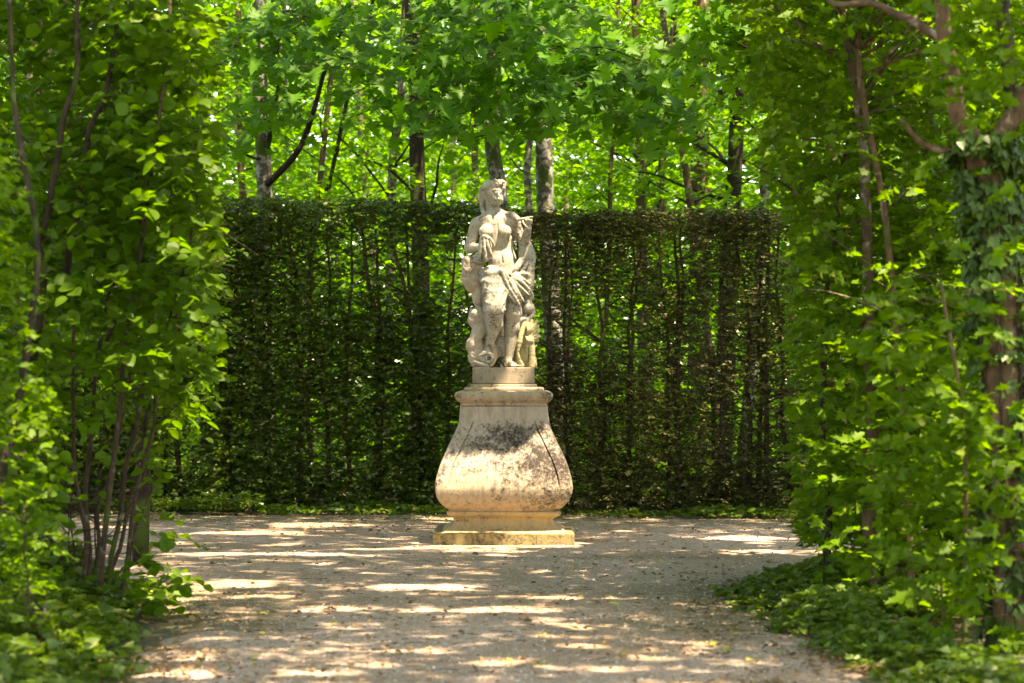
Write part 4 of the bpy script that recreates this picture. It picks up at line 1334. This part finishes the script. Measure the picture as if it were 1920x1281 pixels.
# ------------------------------------------------------------ right side
rng = np.random.default_rng(12)
ft = empty('clipped_tree', (3.0, 17.2, 0), 'field maple clipped into a tall leafy wall to the right of the path', 'tree', 'clipped trees beside the path')
P3 = [stem_part(ft, [at(1640, 1120, 16.8) * [1, 1, 0], at(1632, 800, 16.8), at(1625, 500, 16.8), at(1612, 180, 16.9), at(1560, -30, 17)], .05, .028, B_BROWN, 22, 8, .04, 8, 'trunk'),
      stem_part(ft, [at(1700, 1130, 16.2) * [1, 1, 0], at(1690, 800, 16.2), at(1655, 420, 16.3), at(1600, 60, 16.5), at(1580, -40, 16.6)], .03, .018, B_WARM, 22, 8, .05, 9, 'trunk'),
      stem_part(ft, [at(1540, 1080, 17.8) * [1, 1, 0], at(1545, 800, 17.8), at(1560, 500, 17.9), at(1600, 200, 18)], .03, .015, B_DARK, 20, 7, .05, 10, 'trunk')]
side_branches(ft, P3, rng, 16, .8, .009, B_BROWN)
side_branches(ft, [p[11:] for p in P3], rng, 10, 1.1, .019, B_WARM, name='limbs')
C = box_pts(rng, 13500, (1.5, 4.3), (16.0, 20.0), (.1, 6.6))
px, py = pxy(C)
nz = fbm(C * [1.6, 1.6, 1.9], 81)
edge = np.interp(py, [-400, 0, 150, 330, 420, 600, 950, 1020, 1090, 1110], [1340, 1400, 1425, 1450, 1490, 1492, 1496, 1520, 1560, 1640])
k = (px > edge - 34 * (nz - .5) * 2 + 6) & (rng.random(len(C)) < np.clip(.78 + (nz - .5) * 2.3 - .22 * (py < 380) * (px > 1530), 0, 1)) & (px < 2050)
C = C[k]
A = sprays(C, 6, .20, .074, rng, up=1, spread=.85)
px, py = pxy(A[0]); m = (px > np.interp(py, [-400, 330, 420, 950, 1090], [1300, 1420, 1476, 1478, 1520]))
A4 = A[4]
A = [a[m] for a in A[:4]]
split_near(A, 290, L_FIELD, 'field', M_FIELD, ft, 'foliage')
twigs_mesh('twigs', A4, .003, B_BROWN, ft)

# big ivy-clad tree at the right edge
Yb = 14.2
bt = empty('forked_tree', tuple(np.array(at(1885, 1290, Yb)) * [1, 1, 0]), 'thick ivy-clad tree forking into two limbs at the right edge', 'tree')
mb = MB()
tr = wob(curve([at(1895, 1290, Yb) * [1, 1, 0], at(1890, 1000, Yb), at(1880, 700, Yb), at(1868, 450, Yb), at(1842, 300, Yb), at(1832, 272, Yb)], 30), .02, 3)
mb.tube(tr, np.interp(np.linspace(0, 1, 30), [0, .1, .7, 1], [.16, .125, .10, .075]), 14, .22, 3)
link('trunk', mb.mesh('trunk'), B_WARM, bt)
for k, (pp, r0, r1, mt) in enumerate([([(1838, 280), (1810, 230), (1785, 120), (1770, -60)], .055, .045, B_WARM), ([(1842, 285), (1880, 262), (1915, 200), (1960, 100)], .065, .055, B_WARM),
                     ([(1836, 290), (1790, 285), (1740, 268), (1705, 235), (1690, 215)], .028, .012, B_WARM), ([(1905, 420), (1900, 200), (1880, 60), (1890, -60)], .05, .04, B_DARK),
                     ([(1760, 70), (1700, 40), (1640, 5), (1560, 8), (1540, -40)], .030, .014, B_BROWN), ([(1880, 150), (1800, 148), (1720, 150)], .012, .006, B_WARM)]):
    mb = MB(); mb.tube(wob(curve([at(px, py, Yb + (.1 * k if k > 2 else 0)) for px, py in pp], 14), .025, k + 20), np.linspace(r0, r1, 14), 8, .15, k)
    link('limb', mb.mesh('limb'), mt, bt)
rg = np.random.default_rng(13)
ivy = empty('ivy', (tr[0][0], Yb - .12, 0), 'dark glossy ivy climbing the thick forked trunk at the right edge', 'ivy')
n = 1500
ti = rg.integers(0, 30, n); a = rg.uniform(0, 6.28, n)
keep = fbm(np.stack([a * 1.2, ti * .25, a * 0], -1), 88) > .45
ti, a = ti[keep], a[keep]
Cc = tr[ti] + np.stack([np.cos(a) * .15, np.sin(a) * .15, rg.uniform(-.08, .08, len(a))], -1)
Av = sprays(Cc, 5, .10, .055, rg, up=.4, spread=.9)
outn = norm(np.repeat(np.stack([np.cos(a), np.sin(a), a * 0 + .4], -1), 5, 0))
split_near([Av[0], Av[1] * .5 + [0, 0, -.5], outn + rg.normal(0, .3, outn.shape), Av[3]], 200, L_IVY, 'ivy', M_IVY, ivy, 'foliage')
mb = MB()
for q in range(5):
    a0 = -1.57 + (q - 2) * .55
    pts = tr + np.stack([np.cos(a0 + np.linspace(0, .8, 30) * (q % 2 * 2 - 1)) * .125, np.sin(a0 + np.linspace(0, .8, 30) * (q % 2 * 2 - 1)) * .125, np.zeros(30)], -1)
    mb.tube(pts, .008, 5)
link('vines', mb.mesh('vines'), B_STEM, ivy, 'stuff')

# saplings in front of it
sp = empty('maple_sapling', tuple(gr(1810, 1290) .tolist() + [0]), 'slender sapling with broad lobed leaves in front of the ivy-clad trunk', 'sapling')
P4 = [stem_part(sp, [at(1806, 1300, 13.3) * [1, 1, 0], at(1806, 1100, 13.3), at(1814, 960, 13.3), at(1806, 800, 13.3), at(1780, 640, 13.4), at(1766, 520, 13.5)], .017, .009, B_WARM, 22, 7, .012, 31),
      stem_part(sp, [at(1772, 1240, 13.6), at(1764, 1120, 13.6), at(1754, 1020, 13.6)], .008, .005, B_WARM, 10, 6, .01, 32)]
side_branches(sp, P4, rng, 12, .4, .004, B_WARM, up=.2)
C = box_pts(rng, 4600, (1.75, 3.1), (12.9, 15.2), (.05, 6.0))
px, py = pxy(C)
nz = fbm(C * [2.1, 2.1, 2.4], 83)
edge = np.interp(py, [-600, 0, 400, 600, 900, 1050, 1140, 1180, 1300], [1560, 1700, 1720, 1640, 1620, 1640, 1700, 1800, 1830])
k = (px > edge + 60 * (nz - .5) * 2) & (rng.random(len(C)) < np.clip(.36 + (nz - .5) * 2.8 - .34 * (py < 520), 0, 1)) & (px < 2030)
A = sprays(C[k], 6, .20, .082, rng, up=1, spread=.8)
A4 = A[4]
split_near(list(A[:4]), 290, L_FIELD, 'sapling', M_FIELD, sp, 'foliage')
twigs_mesh('twigs', A4, .003, B_STEM, sp)
for q in [((2.3, 17, 2.2), .3, .5), ((1.95, 17.3, 3.2), .3, .5), ((2.6, 14, 1.2), .25, .4), ((2.5, 16, 1.6), .25, .3), ((1.9, 18, 4.0), .5, .6), ((2.1, 17.5, 1.2), .22, .4), ((2.9, 13.2, .2), .4, .5)]:
    GAPS.append((np.array(q[0]), q[1], q[2]))

# ------------------------------------------------------------ maples over the hedge
def maple_branches(root, specs, rng, key, size=.15, maxparts=150, density=1.1):
    allA = []
    mb = MB(); tips = []
    for (p0, p1, w, h, n) in specs:       # branch from p0 to p1 with flat tiers of leaves of width w
        c = wob(curve([p0, (np.array(p0) + p1) / 2 + [0, 0, .15], p1], 12), .05, rng.integers(99))
        mb.tube(c, np.linspace(.016, .004, 12), 5)
        n = int(n * density)
        t = rng.uniform(.15, 1.05, n) ** .8
        base = np.stack([np.interp(t, np.linspace(0, 1, 12), c[:, k]) for k in range(3)], -1)
        off = np.stack([rng.normal(0, w, n), rng.normal(0, w * .8, n), rng.normal(-.05, h, n)], -1)
        pos = base + off
        d = np.stack([rng.normal(0, .6, n), rng.normal(-.45, .5, n), rng.uniform(-.9, -.15, n)], -1)
        nrm = np.stack([rng.normal(0, .35, n), rng.normal(-.75, .35, n), np.full(n, 1.0)], -1)
        allA.append((pos, d, nrm, size * 1.36 * rng.uniform(.6, 1.15, n)))
        tips.append(np.stack([base, pos], 1))
    link('branches', mb.mesh('branches'), B_DARK, root, 'stuff')
    A = [np.concatenate([q[i] for q in allA]) for i in range(4)]
    tips = np.vstack(tips)
    g = A[0][:, :2] - SUN[:2] * ((A[0][:, 2] - .75) / SUN[2])[:, None] - np.array([.0, 22.6])
    ok = ~((np.abs(g[:, 0]) < .85) & (np.abs(g[:, 1]) < .6))
    A = [a[ok] for a in A]
    twigs_mesh('twigs', tips[ok], .0025, B_STEM, root)
    split_near(A, maxparts, L_MAPLE, key, M_MAPLE, root, 'foliage')

rng = np.random.default_rng(21)
def trunk(root, pts, r0, r1, mat, seed, n=26, sides=10):
    mb = MB(); p = wob(curve(pts, n), .045, seed)
    mb.tube(p, np.linspace(r0, r1, n), sides, .16, seed)
    link('trunk', mb.mesh('trunk'), mat, root)
    return p
def tp(px0, px1, Y, h=13.5, pxt=None):
    """trunk centre line from the ground through (px0 at hedge top) to (px1 at the top of the frame) and on"""
    a = at(px0, 380, Y); b_ = at(px1, 0, Y)
    s = (b_ - a)
    return [a - s * (a[2] / s[2]), a, b_, b_ + s * ((h - b_[2]) / s[2])]
m1 = empty('maple_tree', tuple(tp(925, 918, 29.6)[0] * [1, 1, 0]), 'pale lichened maple trunk rising just behind the statue head with large lobed leaves in front', 'tree')
trunk(m1, tp(932, 918, 29.6), .115, .075, B_PALE, 41)
maple_branches(m1, [(at(930, 60, 29.4), at(960, 90, 26.8), .22, .10, 46), (at(930, 30, 29.4), at(1000, 40, 26.5), .30, .12, 60), (at(925, 120, 29.4), at(800, 230, 26.8), .30, .14, 80),
                    (at(925, 20, 29.4), at(1090, 20, 26.6), .22, .10, 34), (at(925, 60, 29.4), at(760, 190, 27), .30, .16, 60), (at(930, 100, 29.4), at(870, 250, 27), .22, .10, 36),
                    (at(925, -20, 29.4), at(690, 30, 27), .35, .14, 60), (at(925, 0, 29.4), at(720, 120, 27), .35, .14, 60)], rng, 'maple_a', .17, 240)
m2 = empty('maple_tree', tuple(tp(1020, 1000, 30.4)[0] * [1, 1, 0]), 'grey lichened maple trunk right of the statue head with tiers of drooping lobed leaves', 'tree')
trunk(m2, tp(1022, 1000, 30.4), .125, .08, B_PALE, 42)
maple_branches(m2, [(at(1000, 160, 30), at(1030, 200, 27), .32, .14, 80), (at(1000, 130, 30), at(1110, 190, 27), .30, .12, 70), (at(1010, 160, 30), at(970, 240, 27.2), .20, .10, 34),
                    (at(1000, 90, 30), at(1200, 230, 27), .32, .16, 90), (at(1000, 90, 30), at(1270, 210, 26.6), .28, .16, 70), (at(1000, 90, 30), at(1310, 150, 26.4), .26, .14, 60), (at(1000, 90, 30), at(1220, 150, 27), .3, .14, 60)], rng, 'maple_b', .17, 240)
m3 = empty('maple_tree', tuple(tp(490, 490, 29.9)[0] * [1, 1, 0]), 'stout pale lichened trunk left of centre with a dark limb low on its right', 'tree')
t3 = trunk(m3, tp(490, 488, 29.9), .105, .085, B_PALE, 43)
def on3(py):
    z = at(0, py, 29.9)[2]
    return np.array([np.interp(z, t3[:, 2], t3[:, k]) for k in range(3)])
mb = MB(); mb.tube(wob(curve([on3(350), at(530, 320, 29.6), (at(566, 270, 29.4)), at(590, 200, 29.3), at(612, 120, 29.2), at(655, 40, 29)], 18), .03, 8), np.linspace(.05, .018, 18), 8, .15)
mb.tube(wob(curve([on3(300), at(505, 230, 29.7), at(520, 160, 29.7), at(518, 60, 29.7)], 14), .03, 9), np.linspace(.04, .015, 14), 7, .15)
mb.tube(wob(curve([on3(305), at(450, 285, 29.6), at(420, 270, 29.5)], 8), .03, 9), np.linspace(.022, .012, 8), 6, .1)
link('limb', mb.mesh('limb'), B_DARK, m3)
maple_branches(m3, [(at(490, 50, 29.8), at(600, 40, 27.5), .4, .18, 90), (at(490, 60, 29.8), at(540, 130, 27.6), .4, .2, 80), (at(490, 100, 29.8), at(440, 90, 27.6), .25, .15, 50),
                    (at(490, 200, 29.8), at(520, 210, 27.8), .2, .12, 30), (at(490, 50, 29.8), at(660, 130, 27.5), .4, .2, 90), (at(490, 230, 29.8), at(470, 270, 27.8), .25, .12, 30)], rng, 'maple_c', .15, 200)
m4 = empty('maple_tree', (3.6, 21.8, 0), 'maple leaning in from the right, bright yellow-green leaves near the top', 'tree')
p5 = trunk(m4, [(3.9, 21.8, 0), (3.8, 21.8, 3), (3.5, 21.7, 5.4), (3.2, 21.6, 9)], .10, .06, B_DARK, 44)
maple_branches(m4, [(np.array([3.4, 21.7, 5]), at(1230, 110, 21), .35, .14, 120), (np.array([3.4, 21.7, 5]), at(1330, 70, 21), .4, .16, 120), (np.array([3.4, 21.7, 4.6]), at(1400, 150, 21), .3, .14, 90), (np.array([3.4, 21.7, 5]), at(1350, 20, 20.6), .4, .2, 100),
                    (np.array([3.4, 21.7, 4.4]), at(1420, 90, 20.6), .35, .25, 110)], rng, 'maple_d', .13, 240)
# added unseen branch on this maple, leaves shaped to shade the pedestal's upper front
mb = MB(); mb.tube(wob(curve([np.array([3.5, 21.7, 5.3]), np.array([2.2, 21.65, 5.9]), np.array([.55, 21.75, 5.55])], 14), .04, 5), np.linspace(.03, .006, 14), 6)
link('branches', mb.mesh('branches'), B_DARK, m4, 'stuff')
ng = 1130
gx_ = rng.uniform(-.62, .62, ng); f_ = rng.uniform(0, 1, ng); zz = rng.uniform(5.35, 5.6, ng)
lo_ = np.interp(gx_, [-.6, 0, .12, .3, .42, .62], [22.635, 22.665, 22.77, 22.90, 22.97, 23.0])
gy_ = lo_ + f_ * np.maximum(22.88 - lo_, .02)
half_ = np.arange(ng) < 230         # a second added tuft, placed to shade the left of the base slab
gx_ = np.where(half_, rng.uniform(-.78, .12, ng), gx_); gy_ = np.where(half_, rng.uniform(22.29, 22.39, ng), gy_)
pc = np.stack([gx_ + SUN[0] / SUN[2] * (zz - .75), gy_ + SUN[1] / SUN[2] * (zz - .75), zz], -1)
leaf_mesh('foliage', pc, rng.normal(0, 1, (ng, 3)) * [1, 1, .2], np.tile([0, 0, 1.], (ng, 1)) + rng.normal(0, .2, (ng, 3)), rng.uniform(.05, .085, ng), L_FIELD, M_MAPLE, m4)  # added leaf clump out of view, outlined to the shadow edge wanted
for q in [((1.2, 21, 4.4), .7, .6), ((1.9, 21, 4.3), .5, .6), ((.9, 21, 4.2), .5, .5)]:
    GAPS.append((np.array(q[0]), q[1], q[2]))

# ------------------------------------------------------------ woodland trees behind the hedge
rng = np.random.default_rng(31)
TREES = [(458, 440, 36, .06, B_BROWN, 'thin brown trunk at the left end of the hedge beside the leafy edge'),
    (536, 528, 38, .05, B_PALE, 'slim pale trunk just right of the stout lichened trunk'),
    (598, 640, 33, .045, B_BROWN, 'thin leaning stem forking upward left of centre behind the hedge'),
    (606, 700, 34, .035, B_DARK, 'thin dark sapling leaning right, left of centre behind the hedge'),
    (690, 660, 42, .07, B_BROWN, 'distant brown trunk between the leaning saplings and the pale post-like trunk'),
    (737, 760, 34, .07, B_PALE, 'straight pale trunk midway between left foliage and statue'),
    (786, 775, 33, .12, B_DARK, 'dark ivy-grown trunk left of the statue'),
    (848, 850, 44, .06, B_BROWN, 'distant slender trunk a little left of the statue head'),
    (893, 880, 38, .065, B_BROWN, 'brown trunk directly left of the statue head'),
    (992, 1000, 32, .055, B_PALE, 'slim mottled trunk touching the left side of the grey maple trunk'),
    (1062, 1056, 46, .07, B_BROWN, 'distant trunk in the bright gap right of the grey maple'),
    (1145, 1165, 33, .035, B_WARM, 'very thin sunlit stem leaning right behind the hedge'),
    (1204, 1194, 35, .085, B_BROWN, 'brown trunk with sunlit patches right of centre'),
    (1238, 1262, 37, .07, B_DARK, 'dark trunk beside the sunlit patched one'),
    (1290, 1240, 32, .055, B_BROWN, 'brown trunk leaning left in front of the broad ridged trunk'),
    (1312, 1316, 36, .16, B_BROWN, 'broad brown ridged trunk right of centre'),
    (1372, 1388, 33, .12, B_DARK, 'black ivy-wrapped trunk right of the broad ridged one'),
    (1436, 1470, 33, .08, B_PALE, 'pale leaning trunk close to the right wall of leaves'),
    (1560, 1540, 36, .09, B_BROWN, 'brown trunk glimpsed behind the right wall of leaves'),
    (1700, 1720, 34, .12, B_BROWN, 'thick brown trunk glimpsed through the upper right leaves'),
    (360, 340, 34, .08, B_DARK, 'dark trunk behind the left foliage above the hedge'),
    (250, 260, 33, .07, B_BROWN, 'trunk glimpsed through the left foliage')]
roots = []
for i, (a0, a1, Y, r0, mt, lab) in enumerate(TREES):
    pts = tp(a0, a1, Y, 12.5)
    rt = empty('woodland_tree', tuple(pts[0] * [1, 1, 0]), lab, 'tree', 'woodland trees behind the hedge')
    tr_ = trunk(rt, pts, r0 * 1.1, r0 * .6, mt, 50 + i, 22, 8 if r0 < .08 else 11)
    mb = MB()
    for q in range(11):
        b0 = tr_[rng.integers(6, 22)]; az = rng.uniform(0, 6.28); L = rng.uniform(.8, 2.6)
        e = b0 + np.array([math.cos(az) * L, math.sin(az) * L, L * rng.uniform(.2, .9)])
        mb.tube(wob(curve([b0, (b0 + e) / 2 + [0, 0, .12], e], 8), .08, q + i), np.linspace(max(r0 * .26, .012), .005, 8), 5)
    link('branches', mb.mesh('branches'), B_DARK, rt, 'stuff')
    roots.append((rt, pts[0]))
roots_xy = np.array([r_[1][:2] for r_ in roots])
# crowns: leaf sprays through the wood, each given to the nearest tree
n = 30000
C = np.stack([rng.uniform(-1, 1, n), 1 / rng.uniform(1 / 46., 1 / 30.6, n), rng.uniform(.2, 10, n)], -1)
C[:, 0] *= C[:, 1] * .235
nz = fbm(C * [.55, .4, .6], 91, 3)
k = rng.random(n) < np.clip(.62 + (nz - .5) * 2.8, 0, 1)
C = C[k]
own = np.argmin(((C[:, None, :2] - roots_xy[None]) ** 2).sum(-1), 1)
for i, (rt, _) in enumerate(roots):
    Ci = C[own == i]
    if len(Ci) < 3: continue
    A = sprays(Ci, 7, .42, .125, rng, up=1, spread=.7)
    leaf_mesh('crown', *A[:4], L_DIAMOND, M_WOOD, rt)
# young understorey and the far wood that reads as one mass
n = 30000
C = np.stack([rng.uniform(-1, 1, n), rng.uniform(46, 74, n), rng.uniform(0, 1, n) * 14], -1)
C[:, 0] *= C[:, 1] * .27
nz = fbm(C * [.35, .3, .4], 93, 3)
C = C[rng.random(n) < np.clip(.75 + (nz - .5) * 2.0, 0, 1)]
A = sprays(C, 7, .7, .30, rng, up=1, spread=.8)
leaf_mesh('far_wood', *A[:4], L_DIAMOND, M_WOOD)
n = 5000
mb = MB()
for i in range(34):
    Y = rng.uniform(48, 72); x = rng.uniform(-.26, .26) * Y
    mb.tube(wob(curve([(x, Y, -.3), (x + rng.normal(0, .4), Y, 6), (x + rng.normal(0, .8), Y, 15)], 12), .12, i), np.linspace(rng.uniform(.07, .16), .05, 12), 6)
link('far_wood_trunks', mb.mesh('far_wood_trunks'), B_BROWN, None, 'stuff')
# undergrowth on the forest floor
n = 9000
C = np.stack([rng.uniform(-1, 1, n), 1 / rng.uniform(1 / 60., 1 / 29.6, n), rng.uniform(0, 1, n) ** 1.6 * 1.2], -1)
C[:, 0] *= C[:, 1] * .25
nz = fbm(C * [.6, .6, .4], 95, 3)
C = C[nz > .47]
A = sprays(C, 6, .3, .10, rng, up=1, spread=.7)
leaf_mesh('undergrowth', *A[:4], L_DIAMOND, M_WOOD)

# wood on both sides of the clearing (outside the frame; keeps the place closed from a step aside)
for sx_ in (-1, 1):
    n = 7000
    C = np.stack([sx_ * rng.uniform(5.4, 12, n), rng.uniform(6, 34, n), rng.uniform(0, 8, n)], -1)
    A = sprays(C[clump(C, .5, .44, 96 + sx_)], 6, .6, .2, rng, up=1, spread=.8)
    leaf_mesh('side_wood', *A[:4], L_DIAMOND, M_CANOPY)

# ------------------------------------------------------------ tall trees whose canopy shades the clearing
CT = [(-6.2, 12.5), (-6.5, 22.0), (6.3, 11.5), (6.6, 20.5), (5.8, 27.0), (-5.6, 27.5), (5.4, 5.0), (-5.0, 4.0)]
labs = ['tall shade tree at the left of the avenue, its crown above the frame', 'tall shade tree at the left of the clearing, its crown above the frame', 'tall shade tree at the right of the avenue, its crown above the frame',
        'tall shade tree at the right of the clearing, its crown above the frame', 'tall shade tree behind the right hedge end', 'tall shade tree behind the left hedge end',
        'tall shade tree near the camera on the right', 'tall shade tree near the camera on the left']
rng = np.random.default_rng(61)
n = 36000
C = np.stack([rng.uniform(-7, 9, n), rng.uniform(1, 32, n), rng.uniform(8.6, 12.6, n)], -1)
G = C[:, :2] - SUN[:2] * (C[:, 2] / SUN[2])[:, None]
nz = fbm(np.stack([G[:, 0] * 1.3, G[:, 1] * 1.3, C[:, 2] * 0], -1), 99, 3)
flank = np.where(G[:, 0] > 0, np.clip((G[:, 0] - 1.5) / 1.0, 0, 1), .70 * np.clip((-G[:, 0] - 2.3) / .8, 0, 1)) * (G[:, 1] < 22)
dens = 1.9 + (nz - .5) * 1.6
dens = dens * (1 - .93 * flank)
dens = np.where(G[:, 1] > 27.9, dens * .33, dens)
dens = np.where(G[:, 1] > 29.8, dens * .5, dens)
k = rng.random(n) < np.clip(dens, 0, 1)
C = C[k]
A = sprays(C, 6, .30, .16, rng, up=1, spread=.5)
for q in range(50):            # small openings over the clipped trees and the ground cover on the right
    GAPS.append((np.array([rng.uniform(1.95, 2.9), rng.uniform(15.6, 19.5), rng.uniform(.4, 4.8)]), rng.uniform(.15, .4), rng.uniform(.15, .4)))
for q in range(26):
    GAPS.append((np.array([rng.uniform(-3.2, -2.1), rng.uniform(15.2, 17.5), rng.uniform(.2, 4.8)]), rng.uniform(.12, .25), rng.uniform(.12, .25)))
for q in range(14):
    GAPS.append((np.array([rng.uniform(1.6, 2.6), rng.uniform(13, 18.5), .2]), rng.uniform(.12, .3), rng.uniform(.1, .25)))
gm = gap_mask(A[0])
A = [a[gm] for a in A[:4]]
own = np.argmin(((A[0][:, None, :2] - np.array(CT)[None]) ** 2).sum(-1), 1)
for i, (x, y) in enumerate(CT):
    rt = empty('shade_tree', (x, y, 0), labs[i], 'tree', 'tall shade trees round the clearing')
    tr_ = trunk(rt, [(x, y, -.1), (x * .97, y, 5), (x * .9, y + .2, 9.5), (x * .8, y + .3, 12.5)], .2, .07, B_BROWN, 70 + i)
    mb = MB()
    for q in range(14):
        b0 = tr_[rng.integers(16, 26)]; az = rng.uniform(0, 6.28); L = rng.uniform(1.5, 3.5)
        e = b0 + np.array([math.cos(az) * L - np.sign(x) * 1.2, math.sin(az) * L, rng.uniform(0, 1.2)])
        bp = wob(curve([b0, (b0 + e) / 2 + [0, 0, .3], e], 8), .1, q)
        gb = bp[:, :2] - SUN[:2] * ((bp[:, 2] - .75) / SUN[2])[:, None] - np.array([.04, 22.6])
        if ((np.abs(gb[:, 0]) < 1.0) & (np.abs(gb[:, 1]) < .7)).any(): continue
        mb.tube(bp, np.linspace(.04, .01, 8), 5)
    link('branches', mb.mesh('branches'), B_BROWN, rt, 'stuff')
    leaf_mesh('crown', *[a[own == i] for a in A], L_DIAMOND, M_CANOPY, rt)
